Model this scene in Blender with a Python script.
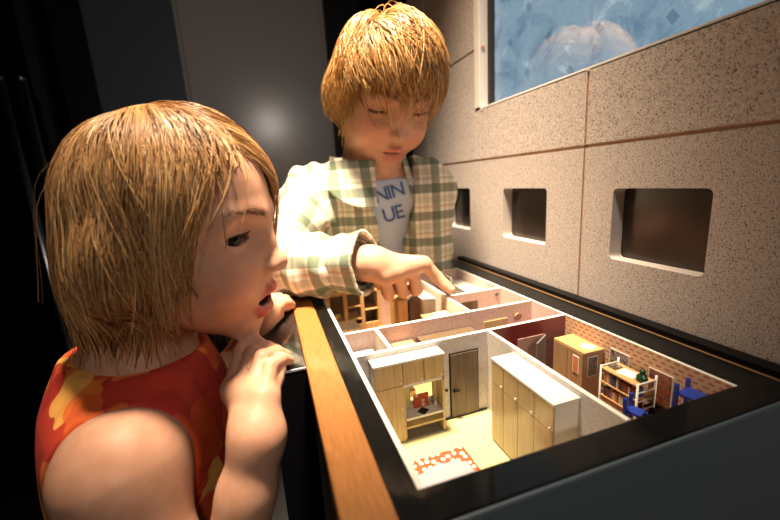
import bpy, bmesh, math, random
import numpy as np
from mathutils import Matrix, Vector
random.seed(7); rng = np.random.default_rng(7)
for o in list(bpy.data.objects): bpy.data.objects.remove(o)
scene = bpy.context.scene
C = scene.collection
U = 0.16            # metres per unit: height of the lens above the glass
# ---------------------------------------------------------------- camera
def cam_axes(yaw, pitch, roll):
    f = np.array([math.sin(yaw)*math.cos(pitch), math.cos(yaw)*math.cos(pitch), -math.sin(pitch)])
    r0 = np.array([math.cos(yaw), -math.sin(yaw), 0.0]); u0 = np.cross(r0, f)
    r = math.cos(roll)*r0 + math.sin(roll)*u0; u = -math.sin(roll)*r0 + math.cos(roll)*u0
    return r, u, f
RX, UPV, FW = cam_axes(*np.radians([17.355, 12.062, -3.557]))
FPX = 371.1
CAM = np.array([0, 0, U])
cd = bpy.data.cameras.new('camera'); cam = bpy.data.objects.new('camera', cd); C.objects.link(cam)
cd.sensor_width = 36.0; cd.lens = FPX/780*36; cd.clip_start = 0.01
m = Matrix.Identity(4)
for i in range(3): m[i][0] = RX[i]; m[i][1] = UPV[i]; m[i][2] = -FW[i]; m[i][3] = CAM[i]
cam.matrix_world = m
cd.dof.use_dof = True; cd.dof.focus_distance = 0.37; cd.dof.aperture_fstop = 4.0
scene.camera = cam
def at(px, py, d):                       # direction of a pixel, at depth d (metres along the lens axis)
    return CAM + ((px-390)/FPX*RX - (py-260)/FPX*UPV + FW)*d
# ---------------------------------------------------------------- world and lights
w = bpy.data.worlds.new('world'); scene.world = w; w.use_nodes = True
w.node_tree.nodes['Background'].inputs[0].default_value = (.55, .65, .8, 1)
w.node_tree.nodes['Background'].inputs[1].default_value = 0.012
def light(name, kind, loc, target, energy, col, **kw):
    d = bpy.data.lights.new(name, kind); d.energy = energy; d.color = col
    for k, v in kw.items(): setattr(d, k, v)
    o = bpy.data.objects.new(name, d); C.objects.link(o); o.location = loc
    v = Vector(target)-Vector(loc); o.rotation_euler = v.to_track_quat('-Z', 'Y').to_euler()
    return o
light('key_spot', 'SPOT', (.03, .36, 1.25), (.12, .54, 0), 580, (1, .80, .58), spot_size=math.radians(40), spot_blend=1.0, shadow_soft_size=.09)
light('gallery_spot', 'SPOT', (.11, -.9, .784), (.08, .6, .12), 20, (1, .86, .74), spot_size=math.radians(88), spot_blend=1.0, shadow_soft_size=.045)
vs = scene.view_settings
vs.view_transform = 'Standard'; vs.look = 'None'; vs.gamma = 1; vs.use_curve_mapping = False; vs.exposure = 0.0
# ---------------------------------------------------------------- materials
def nt(name):
    mt = bpy.data.materials.new(name); mt.use_nodes = True
    t = mt.node_tree; return mt, t, t.nodes['Principled BSDF']
def N(t, kind, **kw):
    n = t.nodes.new(kind)
    for k, v in kw.items():
        if k in n.inputs: n.inputs[k].default_value = v
        else: setattr(n, k, v)
    return n
def ramp(t, stops, interp='LINEAR'):
    r = t.nodes.new('ShaderNodeValToRGB'); r.color_ramp.interpolation = interp
    e = r.color_ramp.elements
    while len(e) > 1: e.remove(e[-1])
    e[0].position, e[0].color = stops[0][0], (*stops[0][1], 1)
    for p, c in stops[1:]:
        x = e.new(p); x.color = (*c, 1)
    return r
def mat(name, col, rough=.5, metal=0, spec=.5, bump=0, bscale=200, var=0, vscale=40, coat=0, emit=None, estr=0, sss=0, stretch=None, transm=0):
    mt, t, b = nt(name)
    b.inputs['Base Color'].default_value = (*col, 1); b.inputs['Roughness'].default_value = rough
    b.inputs['Metallic'].default_value = metal; b.inputs['Specular IOR Level'].default_value = spec
    b.inputs['Coat Weight'].default_value = coat; b.inputs['Coat Roughness'].default_value = .05
    b.inputs['Transmission Weight'].default_value = transm
    if emit: b.inputs['Emission Color'].default_value = (*emit, 1); b.inputs['Emission Strength'].default_value = estr
    if sss:
        b.inputs['Subsurface Weight'].default_value = sss; b.inputs['Subsurface Radius'].default_value = (1, .35, .2); b.inputs['Subsurface Scale'].default_value = .004
    co = N(t, 'ShaderNodeTexCoord').outputs['Object']
    if stretch:
        mp = N(t, 'ShaderNodeMapping'); mp.inputs['Scale'].default_value = stretch; t.links.new(co, mp.inputs[0]); co = mp.outputs[0]
    if var:
        n = N(t, 'ShaderNodeTexNoise', Scale=vscale, Detail=4.0); t.links.new(co, n.inputs['Vector'])
        r = ramp(t, [(.3, tuple(c*(1-var) for c in col)), (.7, tuple(min(1, c*(1+var)) for c in col))])
        t.links.new(n.outputs['Fac'], r.inputs[0]); t.links.new(r.outputs[0], b.inputs['Base Color'])
    if bump:
        n = N(t, 'ShaderNodeTexNoise', Scale=bscale, Detail=3.0); t.links.new(co, n.inputs['Vector'])
        bp = N(t, 'ShaderNodeBump', Strength=bump, Distance=.001); t.links.new(n.outputs['Fac'], bp.inputs['Height']); t.links.new(bp.outputs[0], b.inputs['Normal'])
    return mt
M = {}
M['black'] = mat('black_lacquer', (.003, .003, .0035), .4, spec=.1)
M['black_matte'] = mat('black_matte', (.006, .006, .008), .6)
M['fascia'] = mat('fascia_grey', (.085, .11, .13), .45, bump=.05, bscale=900)
M['rail'] = mat('oak_rail', (.28, .11, .027), .38, var=.22, vscale=60, stretch=(14, 1, 14), coat=.3)
M['edge'] = mat('pale_edge', (.75, .72, .68), .5)
M['brass'] = mat('brass_line', (.55, .30, .12), .35, metal=.6)
M['ledge'] = mat('ledge_gloss', (.012, .011, .010), .06, spec=.8)
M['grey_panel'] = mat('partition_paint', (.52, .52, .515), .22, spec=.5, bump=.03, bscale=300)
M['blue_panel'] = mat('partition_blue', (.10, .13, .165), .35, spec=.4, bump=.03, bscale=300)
M['dark_glass'] = mat('dark_glass', (.002, .003, .004), .12, spec=.5)
M['chrome'] = mat('brushed_steel', (.55, .56, .58), .28, metal=1)
M['floor'] = mat('dark_floor', (.02, .02, .022), .5, var=.3, vscale=8)
M['ceil'] = mat('dark_ceiling', (.015, .015, .016), .8)
M['win'] = mat('window_dark', (.030, .022, .018), .22, spec=.45)
def stone():
    mt, t, b = nt('speckled_stone'); co = N(t, 'ShaderNodeTexCoord').outputs['Object']
    v = N(t, 'ShaderNodeTexVoronoi', Scale=520.0); t.links.new(co, v.inputs['Vector'])
    n1 = N(t, 'ShaderNodeTexNoise', Scale=760.0, Detail=2.5); t.links.new(co, n1.inputs['Vector'])
    r1 = ramp(t, [(.0, (.05, .04, .035)), (.36, (.09, .07, .06)), (.42, (.42, .365, .33)), (.62, (.50, .435, .395)), (.70, (.68, .62, .58))])
    t.links.new(n1.outputs['Fac'], r1.inputs[0])
    n2 = N(t, 'ShaderNodeTexNoise', Scale=300.0, Detail=2.0); t.links.new(co, n2.inputs['Vector'])
    r2 = ramp(t, [(.27, (.2, .16, .14)), (.33, (1, 1, 1))]); t.links.new(n2.outputs['Fac'], r2.inputs[0])
    mx = N(t, 'ShaderNodeMix', data_type='RGBA', blend_type='MULTIPLY'); mx.inputs[0].default_value = .8
    t.links.new(r1.outputs[0], mx.inputs[6]); t.links.new(r2.outputs[0], mx.inputs[7])
    t.links.new(mx.outputs[2], b.inputs['Base Color']); b.inputs['Roughness'].default_value = .55
    bp = N(t, 'ShaderNodeBump', Strength=.15, Distance=.0006); t.links.new(n1.outputs['Fac'], bp.inputs['Height']); t.links.new(bp.outputs[0], b.inputs['Normal'])
    return mt
M['stone'] = stone()
M['stone_side'] = mat('stone_cut_edge', (.50, .44, .40), .6)
M['groove'] = mat('joint_sealant', (.42, .24, .14), .7)
def glass(name='clear_glass', base=.012):
    mt = bpy.data.materials.new(name); mt.use_nodes = True; t = mt.node_tree; t.nodes.clear()
    o = N(t, 'ShaderNodeOutputMaterial'); mx = N(t, 'ShaderNodeMixShader'); tr = N(t, 'ShaderNodeBsdfTransparent'); gl = N(t, 'ShaderNodeBsdfGlossy', Roughness=.012)
    tr.inputs[0].default_value = (.97, .985, .98, 1)
    lw = N(t, 'ShaderNodeLayerWeight', Blend=.5); p = N(t, 'ShaderNodeMath', operation='POWER'); p.inputs[1].default_value = 5
    a = N(t, 'ShaderNodeMath', operation='MULTIPLY_ADD'); a.inputs[1].default_value = .22; a.inputs[2].default_value = base
    t.links.new(lw.outputs['Facing'], p.inputs[0]); t.links.new(p.outputs[0], a.inputs[0]); t.links.new(a.outputs[0], mx.inputs[0])
    t.links.new(tr.outputs[0], mx.inputs[1]); t.links.new(gl.outputs[0], mx.inputs[2]); t.links.new(mx.outputs[0], o.inputs[0])
    return mt
M['glass'] = glass(); M['screen_glass'] = glass('screen_glass', .10)
def screen_mat():
    mt, t, b = nt('blue_picture'); co = N(t, 'ShaderNodeTexCoord').outputs['Object']
    mp = N(t, 'ShaderNodeMapping'); mp.inputs['Rotation'].default_value = (math.radians(38), 0, 0); t.links.new(co, mp.inputs[0])
    n = N(t, 'ShaderNodeTexNoise', Scale=22.0, Detail=10.0, Roughness=.7, Distortion=.6); t.links.new(co, n.inputs['Vector'])
    r = ramp(t, [(.30, (.09, .17, .27)), (.43, (.20, .32, .44)), (.50, (.27, .40, .51)), (.56, (.25, .37, .48)), (.66, (.48, .60, .68))]); t.links.new(n.outputs['Fac'], r.inputs[0])
    s = N(t, 'ShaderNodeSeparateXYZ'); t.links.new(mp.outputs[0], s.inputs[0])
    def wave(o, k, th):                                    # soft seams of a quilted blue cloth
        a = N(t, 'ShaderNodeMath', operation='MULTIPLY'); a.inputs[1].default_value = k; t.links.new(o, a.inputs[0])
        f = N(t, 'ShaderNodeMath', operation='FRACT'); t.links.new(a.outputs[0], f.inputs[0])
        g = N(t, 'ShaderNodeMath', operation='LESS_THAN'); g.inputs[1].default_value = th; t.links.new(f.outputs[0], g.inputs[0]); return g.outputs[0]
    w1, w2 = wave(s.outputs[1], 19, .16), wave(s.outputs[2], 15, .18)
    mu = N(t, 'ShaderNodeMath', operation='MULTIPLY'); t.links.new(w1, mu.inputs[0]); t.links.new(w2, mu.inputs[1])
    w3 = wave(s.outputs[2], 2.2, .035)
    ad = N(t, 'ShaderNodeMath', operation='MULTIPLY_ADD'); ad.inputs[1].default_value = .5; t.links.new(mu.outputs[0], ad.inputs[0]); t.links.new(w3, ad.inputs[2]); ad.use_clamp = True
    mx = N(t, 'ShaderNodeMix', data_type='RGBA'); mx.inputs[7].default_value = (.045, .10, .20, 1)
    t.links.new(ad.outputs[0], mx.inputs[0]); t.links.new(r.outputs[0], mx.inputs[6])
    b.inputs['Base Color'].default_value = (.02, .03, .04, 1)
    t.links.new(mx.outputs[2], b.inputs['Emission Color']); b.inputs['Emission Strength'].default_value = 1.0
    b.inputs['Roughness'].default_value = .5
    return mt
M['picture'] = screen_mat()
M['frame'] = mat('screen_frame', (.62, .58, .54), .35)
# miniature materials
def woodm(name, a, b_, rough=.45, sc=1.0, axis=2):
    mt, t, b = nt(name); co = N(t, 'ShaderNodeTexCoord').outputs['Object']
    mp = N(t, 'ShaderNodeMapping'); s = [420*sc]*3; s[axis] = 28*sc; mp.inputs['Scale'].default_value = s; t.links.new(co, mp.inputs[0])
    n = N(t, 'ShaderNodeTexNoise', Scale=1.0, Detail=3.0); t.links.new(mp.outputs[0], n.inputs['Vector'])
    r = ramp(t, [(.3, a), (.7, b_)]); t.links.new(n.outputs['Fac'], r.inputs[0]); t.links.new(r.outputs[0], b.inputs['Base Color'])
    b.inputs['Roughness'].default_value = rough; return mt
M['oak'] = woodm('pale_oak', (.42, .29, .12), (.56, .41, .20))
M['birch'] = woodm('gloss_birch', (.40, .29, .14), (.52, .39, .20), .18)
M['walnut'] = woodm('dark_walnut', (.085, .050, .028), (.15, .095, .055), .4)
M['brownwood'] = woodm('brown_wood', (.28, .15, .065), (.38, .21, .09))
M['honey'] = woodm('honey_wood', (.50, .28, .11), (.62, .36, .15))
M['white'] = mat('white_paint', (.66, .63, .59), .5)
M['wallcap'] = mat('wall_core', (.68, .63, .57), .6)
def speck(name, a, b_, sc=900):
    mt, t, b = nt(name); co = N(t, 'ShaderNodeTexCoord').outputs['Object']
    n = N(t, 'ShaderNodeTexNoise', Scale=float(sc), Detail=2.0); t.links.new(co, n.inputs['Vector'])
    r = ramp(t, [(.35, a), (.55, b_)]); t.links.new(n.outputs['Fac'], r.inputs[0]); t.links.new(r.outputs[0], b.inputs['Base Color']); b.inputs['Roughness'].default_value = .7
    return mt
M['lilacpaper'] = speck('lilac_wallpaper', (.46, .41, .42), (.62, .57, .56))
M['pinkpaper'] = speck('pink_wallpaper', (.62, .42, .38), (.72, .52, .47), 300)
M['creampaper'] = speck('cream_wallpaper', (.66, .56, .44), (.76, .66, .54), 300)
M['redpaper'] = mat('red_wallpaper', (.22, .022, .018), .7, var=.1, vscale=300)
def brickpaper():
    mt, t, b = nt('dash_wallpaper'); co = N(t, 'ShaderNodeTexCoord').outputs['Object']
    sp = N(t, 'ShaderNodeSeparateXYZ'); t.links.new(co, sp.inputs[0]); cb = N(t, 'ShaderNodeCombineXYZ')
    t.links.new(sp.outputs[1], cb.inputs[0]); t.links.new(sp.outputs[2], cb.inputs[1])
    br = N(t, 'ShaderNodeTexBrick', Scale=1.0); br.offset = .5
    br.inputs['Brick Width'].default_value = .0074; br.inputs['Row Height'].default_value = .0044; br.inputs['Mortar Size'].default_value = .00155; br.inputs['Mortar Smooth'].default_value = .1
    br.inputs['Color1'].default_value = (.42, .07, .025, 1); br.inputs['Color2'].default_value = (.46, .09, .03, 1); br.inputs['Mortar'].default_value = (.62, .40, .25, 1)
    t.links.new(cb.outputs[0], br.inputs['Vector']); t.links.new(br.outputs[0], b.inputs['Base Color']); b.inputs['Roughness'].default_value = .7
    return mt
M['dashpaper'] = brickpaper()
M['yellowfloor'] = mat('yellow_floor', (.50, .43, .21), .5, var=.05, vscale=30)
M['woodfloor'] = mat('brown_floor', (.26, .12, .06), .5, var=.3, vscale=60)
M['greycarpet'] = mat('grey_carpet', (.20, .18, .15), .9, var=.2, vscale=500)
M['mirror'] = mat('mirror', (.8, .78, .72), .04, metal=1)
def floral():
    mt, t, b = nt('orange_floral'); co = N(t, 'ShaderNodeTexCoord').outputs['Object']
    v = N(t, 'ShaderNodeTexVoronoi', Scale=150.0); v.inputs['Randomness'].default_value = .45; t.links.new(co, v.inputs['Vector'])
    r = ramp(t, [(.0, (.38, .15, .06)), (.14, (.66, .55, .46)), (.30, (.66, .52, .42)), (.36, (.40, .055, .014)), (.7, (.44, .07, .018))]); t.links.new(v.outputs['Distance'], r.inputs[0])
    t.links.new(r.outputs[0], b.inputs['Base Color']); b.inputs['Roughness'].default_value = .8; return mt
M['floral'] = floral()
M['linen'] = mat('white_linen', (.34, .29, .33), .8, bump=.3, bscale=500)
M['blue'] = mat('blue_paint', (.012, .035, .30), .4)
M['green'] = mat('green_glass', (.008, .05, .02), .15)
M['steel'] = mat('pale_knob', (.7, .66, .6), .3, metal=.7)
M['yellow'] = mat('yellow_cloth', (.72, .50, .06), .7)
M['greypaint'] = mat('grey_door_paint', (.14, .13, .13), .35)
M['pinkpaint'] = mat('pink_door_paint', (.62, .36, .32), .5)
def art(name, cols, sc):
    mt, t, b = nt(name); co = N(t, 'ShaderNodeTexCoord').outputs['Object']
    n = N(t, 'ShaderNodeTexNoise', Scale=float(sc), Detail=3.0); t.links.new(co, n.inputs['Vector'])
    k = len(cols); r = ramp(t, [(.28+.46*i/max(1, k-1), c) for i, c in enumerate(cols)]); t.links.new(n.outputs['Fac'], r.inputs[0])
    t.links.new(r.outputs[0], b.inputs['Base Color']); b.inputs['Roughness'].default_value = .45; return mt
M['art_bw'] = art('grey_print', [(.02, .015, .012), (.07, .05, .045), (.30, .24, .20)], 420)
M['art_crowd'] = art('group_photo_print', [(.03, .02, .018), (.12, .07, .06), (.42, .33, .29), (.06, .05, .05)], 380)
M['art_red'] = art('red_print', [(.03, .025, .03), (.20, .05, .03), (.36, .10, .04), (.07, .055, .06), (.25, .2, .16)], 220)
M['art_orange'] = art('orange_print', [(.55, .08, .03), (.65, .22, .05), (.35, .22, .15)], 260)
M['paper'] = mat('white_paper', (.78, .74, .70), .6)
bookcols = dict(red=(.33, .02, .02), brown=(.12, .05, .03), black=(.02, .018, .02), cream=(.55, .45, .36), maroon=(.15, .02, .03), blue=(.05, .07, .2), orange=(.5, .15, .04))
for k, c in bookcols.items(): M['book_'+k] = mat('book_'+k, c, .5)
# ---------------------------------------------------------------- mesh helpers
def link(name, me, mats, parent=None, smooth=False):
    o = bpy.data.objects.new(name, me); C.objects.link(o)
    for x in (mats if isinstance(mats, (list, tuple)) else [mats]): me.materials.append(x)
    if smooth:
        me.polygons.foreach_set('use_smooth', [True]*len(me.polygons))
    if parent: o.parent = parent
    return o
def from_bm(name, bm, mats, parent=None, smooth=False):
    me = bpy.data.meshes.new(name); bm.normal_update(); bm.to_mesh(me); bm.free(); return link(name, me, mats, parent, smooth)
def tag(o, label=None, cat=None, group=None, kind=None):
    if label: o['label'] = label
    if cat: o['category'] = cat
    if group: o['group'] = group
    if kind: o['kind'] = kind
    return o
def empty(name, loc, label=None, cat=None, group=None, kind=None):
    o = bpy.data.objects.new(name, None); C.objects.link(o); o.location = [c*U for c in loc]; o.empty_display_size = .02
    return tag(o, label, cat, group, kind)
def bx(bm, x0, x1, y0, y1, z0, z1, bev=0, mi=0):
    """box given in lens-height units"""
    r = bmesh.ops.create_cube(bm, size=1)
    for v in r['verts']: v.co = Vector(((x0+x1)/2+v.co.x*(x1-x0), (y0+y1)/2+v.co.y*(y1-y0), (z0+z1)/2+v.co.z*(z1-z0)))*U
    fs = set(f for v in r['verts'] for f in v.link_faces)
    for f in fs: f.material_index = mi
    if bev:
        es = list(set(e for v in r['verts'] for e in v.link_edges)); bmesh.ops.bevel(bm, geom=es, offset=bev*U, segments=2, affect='EDGES', profile=.6)
def box(name, x0, x1, y0, y1, z0, z1, mt, parent=None, bev=0):
    """mesh box; its origin is the thing's base centre, or the parent's base"""
    bm = bmesh.new(); bx(bm, x0, x1, y0, y1, z0, z1, bev)
    if parent is None:
        org = Vector(((x0+x1)/2, (y0+y1)/2, z0))*U
    else: org = parent_org(parent)
    for v in bm.verts: v.co -= org
    o = from_bm(name, bm, mt, parent)
    if parent is None: o.location = org
    return o
def parent_org(p):
    v = Vector(p.location); 
    while p.parent: p = p.parent; v += Vector(p.location)
    return v
def shift(bm, parent):
    org = parent_org(parent)
    for v in bm.verts: v.co -= org
def struct(o): o['kind'] = 'structure'; return o
def cyl(name, p, q, r0, r1, mt, parent=None, seg=16, smooth=True):
    """tapered rod between two points (lens-height units)"""
    p, q = Vector(p)*U, Vector(q)*U; d = q-p
    bm = bmesh.new(); bmesh.ops.create_cone(bm, cap_ends=True, segments=seg, radius1=r0*U, radius2=r1*U, depth=d.length)
    rot = d.to_track_quat('Z', 'Y').to_matrix().to_4x4(); bmesh.ops.transform(bm, matrix=Matrix.Translation((p+q)/2) @ rot, verts=bm.verts)
    if parent: shift(bm, parent)
    else:
        for v in bm.verts: v.co -= p
    o = from_bm(name, bm, mt, parent, False)
    for f in o.data.polygons: f.use_smooth = smooth and len(f.vertices) == 4
    if not parent: o.location = p
    return o
def lathe(name, base, prof, mt, parent=None, seg=20):
    """profile [(radius, height)...] turned about z at base"""
    V, F = [], []
    for r, z in prof:
        for k in range(seg):
            a = 2*math.pi*k/seg; V.append((r*math.cos(a)*U, r*math.sin(a)*U, z*U))
    n = len(prof)
    for i in range(n-1):
        for k in range(seg):
            F.append((i*seg+k, i*seg+(k+1) % seg, (i+1)*seg+(k+1) % seg, (i+1)*seg+k))
    F.append(tuple(range(seg))[::-1]); F.append(tuple((n-1)*seg+k for k in range(seg)))
    me = bpy.data.meshes.new(name); me.from_pydata(V, [], F); o = link(name, me, mt, parent, True)
    o.location = Vector(base)*U - (parent_org(parent) if parent else Vector()); return o
def holed_panel(name, y0, y1, z0, z1, hole, x0, x1, mats, parent, rad=.035):
    """upright panel in the plane x = x0..x1 with a rounded window cut through it"""
    hy0, hy1, hz0, hz1 = hole; cy, cz = (hy0+hy1)/2, (hz0+hz1)/2
    inner, outer = [], []
    for (sy, sz, a0) in ((hy1-rad, hz1-rad, 0), (hy0+rad, hz1-rad, 90), (hy0+rad, hz0+rad, 180), (hy1-rad, hz0+rad, 270)):
        for k in range(7):
            a = math.radians(a0+k*15); inner.append((sy+rad*math.cos(a), sz+rad*math.sin(a)))
        cor = {0: (y1, z1), 90: (y0, z1), 180: (y0, z0), 270: (y1, z0)}[a0]
        for k in range(7):
            iy, iz = inner[-7+k]; f = k/6
            if a0 in (0, 180): e1, e2 = (cor[0], iz), (iy, cor[1])
            else: e1, e2 = (iy, cor[1]), (cor[0], iz)
            outer.append((e1[0]*(1-2*f)+cor[0]*2*f, e1[1]*(1-2*f)+cor[1]*2*f) if f <= .5 else (cor[0]*(2-2*f)+e2[0]*(2*f-1), cor[1]*(2-2*f)+e2[1]*(2*f-1)))
    n = len(inner); V, F, MI = [], [], []
    for x in (x0, x1):
        for (y, z) in outer: V.append((x*U, y*U, z*U))
        for (y, z) in inner: V.append((x*U, y*U, z*U))
    for k in range(n):
        j = (k+1) % n
        F.append((k, j, n+j, n+k)); MI.append(0); F.append((2*n+k, 3*n+k, 3*n+j, 2*n+j)); MI.append(0)
        F.append((n+k, n+j, 3*n+j, 3*n+k)); MI.append(1); F.append((k, 2*n+k, 2*n+j, j)); MI.append(1)
    me = bpy.data.meshes.new(name); me.from_pydata(V, [], F); o = link(name, me, mats, parent)
    me.polygons.foreach_set('material_index', MI)
    bm = bmesh.new(); bm.from_mesh(me); bmesh.ops.recalc_face_normals(bm, faces=bm.faces); bm.to_mesh(me); bm.free()
    return o
# ---------------------------------------------------------------- the room
FZ = -5.3
struct(box('floor', -16, 16, -14, 12, FZ-.3, FZ, M['floor']))
struct(box('ceiling', -16, 16, -14, 12, 10.5, 10.8, M['ceil']))
struct(box('wall_left', -16.3, -16, -14, 12, FZ, 10.5, M['black_matte']))
struct(box('wall_near', -16, 16, -14.3, -14, FZ, 10.5, M['black_matte']))
struct(box('wall_far_side', 16, 16.3, -14, 12, FZ, 10.5, M['black_matte']))
wb = struct(box('wall_back', -16, 16, 12, 12.3, FZ, 10.5, M['black_matte']))
# partition of painted panels behind the children
YB = 10.2
def bxpix(px, py): 
    d = (px-390)/FPX*RX-(py-260)/FPX*UPV+FW; return d[0]*YB/d[1]
xa, xb, xc, xd = bxpix(91, 60), bxpix(184, 60), bxpix(327, 80), bxpix(327, 80)+2.6
part = tag(empty('partition_screen', ((xa+xc)/2, YB, FZ), 'grey painted partition of tall panels behind the two children', 'partition'))
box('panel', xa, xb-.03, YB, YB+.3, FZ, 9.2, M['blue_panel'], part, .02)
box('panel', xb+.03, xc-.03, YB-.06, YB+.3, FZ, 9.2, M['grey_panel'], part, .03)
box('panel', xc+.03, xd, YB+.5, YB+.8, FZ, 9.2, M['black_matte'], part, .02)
box('edge_strip', xb-.05, xb+.03, YB-.12, YB+.3, FZ, 9.2, M['grey_panel'], part, .01)
box('edge_strip', xc-.06, xc+.03, YB-.12, YB+.3, FZ, 9.2, M['grey_panel'], part, .01)
# dark glass doorway with two steel posts at the left
gd = tag(empty('glass_door', (-7.6, 9.2, FZ), 'tall dark glass door left of the grey partition', 'door'))
box('pane', -11.6, -3.95, 9.2, 9.3, FZ, 9.2, M['dark_glass'], gd)
box('stile', -3.93, -3.75, 9.15, 9.35, FZ, 9.2, M['black_matte'], gd)
for i, (px, lab) in enumerate(((24, 'slim steel post nearer the grey partition'), (2, 'slim steel post farther from the grey partition'))):
    d = (px-390)/FPX*RX-(90-260)/FPX*UPV+FW; x = d[0]*8.2/d[1]
    hp = tag(empty('steel_post', (x, 8.2, FZ), lab, 'post'))
    cyl('tube', (x, 8.2, FZ), (x, 8.2, 3.0), .06, .06, M['chrome'], hp); lathe('cap', (x, 8.2, 3.0), [(.06, 0), (.055, .04), (.03, .06), (.01, .065)], M['chrome'], hp)
    lathe('foot', (x, 8.2, FZ), [(.09, 0), (.09, .05), (.07, .09)], M['chrome'], hp)
# stone wall with windows and a screen
XW = 2.23; TH = .16
wr = struct(box('wall_right', XW+.20, XW+.5, -4, 5.6, FZ, 6, M['groove']))
org = parent_org(wr)
g = .010
cols = [(-4, -.545), (-.545, .84), (.84, 2.225), (2.225, 3.61), (3.61, 4.995), (4.995, 5.6)]
def spanel(y0, y1, z0, z1):
    return box('stone_panel', XW, XW+.2, y0+g, y1-g, z0+g, z1-g, [M['stone']], wr, .006)
holes = {2: (1.36, 1.967, .37, .857), 3: (2.605, 3.225, .37, .857), 4: (3.87, 4.45, .37, .857)}
for i, (y0, y1) in enumerate(cols):
    if i in holes:
        o = holed_panel('stone_panel', y0+g, y1-g, -.02, 1.155-g, holes[i], XW, XW+.2, [M['stone'], M['stone_side']], wr)
        o.location = -org
        h = holes[i]
        wn = struct(box('window_%d' % (i-1), XW+.105, XW+.13, h[0]-.06, h[1]+.06, h[2]-.06, h[3]+.06, M['win']))
    else: spanel(y0, y1, -.02, 1.155)
    spanel(y0, y1, FZ, -.02)
for z in (1.155, 2.27): box('joint', XW+.012, XW+.05, 3.62 if z > 2 else -4, 5.6, z-g, z+g, M['groove'], wr)
for y in (-.545, .84, 2.225, 3.61, 4.995): box('joint', XW+.012, XW+.05, y-g, y+g, -.02, 1.69, M['groove'], wr)
SY1, SZ0, SZ1 = 3.73, 1.69, 4.6
for i, (y0, y1) in enumerate(cols):
    if y0 >= SY1 or i == 5:
        spanel(y0, y1, 1.155, 2.27); spanel(y0, y1, 2.27, 3.6); spanel(y0, y1, 3.6, 6)
    elif y1 > SY1:
        spanel(y0, SY1, 1.155, SZ0); spanel(SY1-.02, y1, 1.155, 2.27); spanel(SY1, y1, 2.27, 3.6); spanel(SY1, y1, 3.6, 6)
    else: spanel(y0, y1, 1.155, SZ0)
sc = tag(empty('picture_screen', (XW+.1, 1.2, SZ0), 'large blue screen picture set into the speckled stone wall', 'screen'))
box('picture', XW+.13, XW+.16, -1.8, SY1-.10, SZ0, SZ1, M['picture'], sc)
box('cover_glass', XW+.105, XW+.12, -1.8, SY1-.10, SZ0, SZ1, M['screen_glass'], sc)
box('frame_side', XW-.01, XW+.17, SY1-.10, SY1, SZ0, SZ1, M['frame'], sc, .008)
box('inner_edge', XW+.09, XW+.165, SY1-.17, SY1-.10, SZ0, SZ1, M['black_matte'], sc)
box('frame_sill', XW+.0, XW+.17, -1.8, SY1-.10, SZ0-.03, SZ0, M['frame'], sc, .006)
# ---------------------------------------------------------------- display table
tb = tag(empty('display_table', (1.1, 2.4, FZ), 'black rimmed glass topped display table with an oak hand rail', 'display table'))
X0, X1, Y0, Y1 = .365, 1.915, .98, 3.65       # opening of the model
TY0, TY1 = .84, 4.05
box('front_panel', .10, 2.22, TY0, TY0+.05, FZ, -.015, M['fascia'], tb, .012)
box('side_panel', .10, .15, TY0+.05, TY1, FZ, -.03, M['black_matte'], tb)
box('back_panel', .15, 2.22, TY1-.05, TY1, FZ, -.03, M['black_matte'], tb)
box('base_board', .15, 2.2, TY0+.06, TY1-.06, -.72, -.66, M['black_matte'], tb)
zt, zb = -.004, -.05
box('border_strip', .12, X0-.012, TY0+.01, TY1, zb, zt, M['black'], tb)
box('border_strip', X1+.012, 2.225, TY0+.01, TY1, zb, zt, M['black'], tb)
box('border_strip', X0-.012, X1+.012, TY0+.01, Y0, zb, zt, M['black'], tb)
box('border_strip', X0-.012, X1+.012, Y1+.012, TY1, zb, zt, M['black'], tb)
box('brass_line', 2.115, 2.128, TY0+.02, TY1, zt, zt+.002, M['brass'], tb)
box('upstand', 2.135, 2.225, TY0+.02, TY1, zt, .03, M['black'], tb, .006)
box('glass_top', .26, 2.112, TY0, TY1, -.002, .016, M['glass'], tb)
box('hand_rail', .088, .258, .80, 3.62, -.05, .006, M['rail'], tb, .014)
box('ledge_top', -.17, .087, 2.0, 3.62, -.03, .0, M['ledge'], tb, .004)
box('ledge_trim', -.172, .087, 1.992, 2.0, -.012, .0, M['edge'], tb)
box('ledge_skirt', -.12, .1, 2.03, 3.6, -1.2, -.03, M['black_matte'], tb)
# ---------------------------------------------------------------- model apartment
W0 = -.008; ZF = -.58; T = .028
ma = tag(empty('model_apartment', (1.14, 2.3, ZF-.06), 'miniature apartment model with open rooms under the glass top', 'dollhouse'))
def wall(x0, x1, y0, y1, f, cap='wallcap', z1=W0, z0=ZF):
    """model wall: a core with a pale top edge, faces papered by side: f = dict of '-x','+x','-y','+y' -> material"""
    bm = bmesh.new(); bx(bm, x0, x1, y0, y1, z0, z1); mats = [M[cap]]
    for fc in bm.faces:
        fc.normal_update(); n = fc.normal
        k = '+x' if n.x > .5 else '-x' if n.x < -.5 else '+y' if n.y > .5 else '-y' if n.y < -.5 else None
        if k and k in f:
            if M[f[k]] not in mats: mats.append(M[f[k]])
            fc.material_index = mats.index(M[f[k]])
    shift(bm, ma); o = from_bm('model_wall', bm, mats, ma); return o
XD0, XD1 = 1.268, 1.292
YBW, YC, YE = 2.005, 2.365, 2.78
box('floor_slab', X0-.01, X1+.01, Y0, Y1+.01, ZF-.06, ZF-.012, M['white'], ma)
box('room_floor', X0+.01, XD0, Y0+.01, YBW, ZF-.012, ZF, M['yellowfloor'], ma)
box('room_floor', XD1, X1-.01, Y0+.01, YBW, ZF-.012, ZF, M['woodfloor'], ma)
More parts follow.
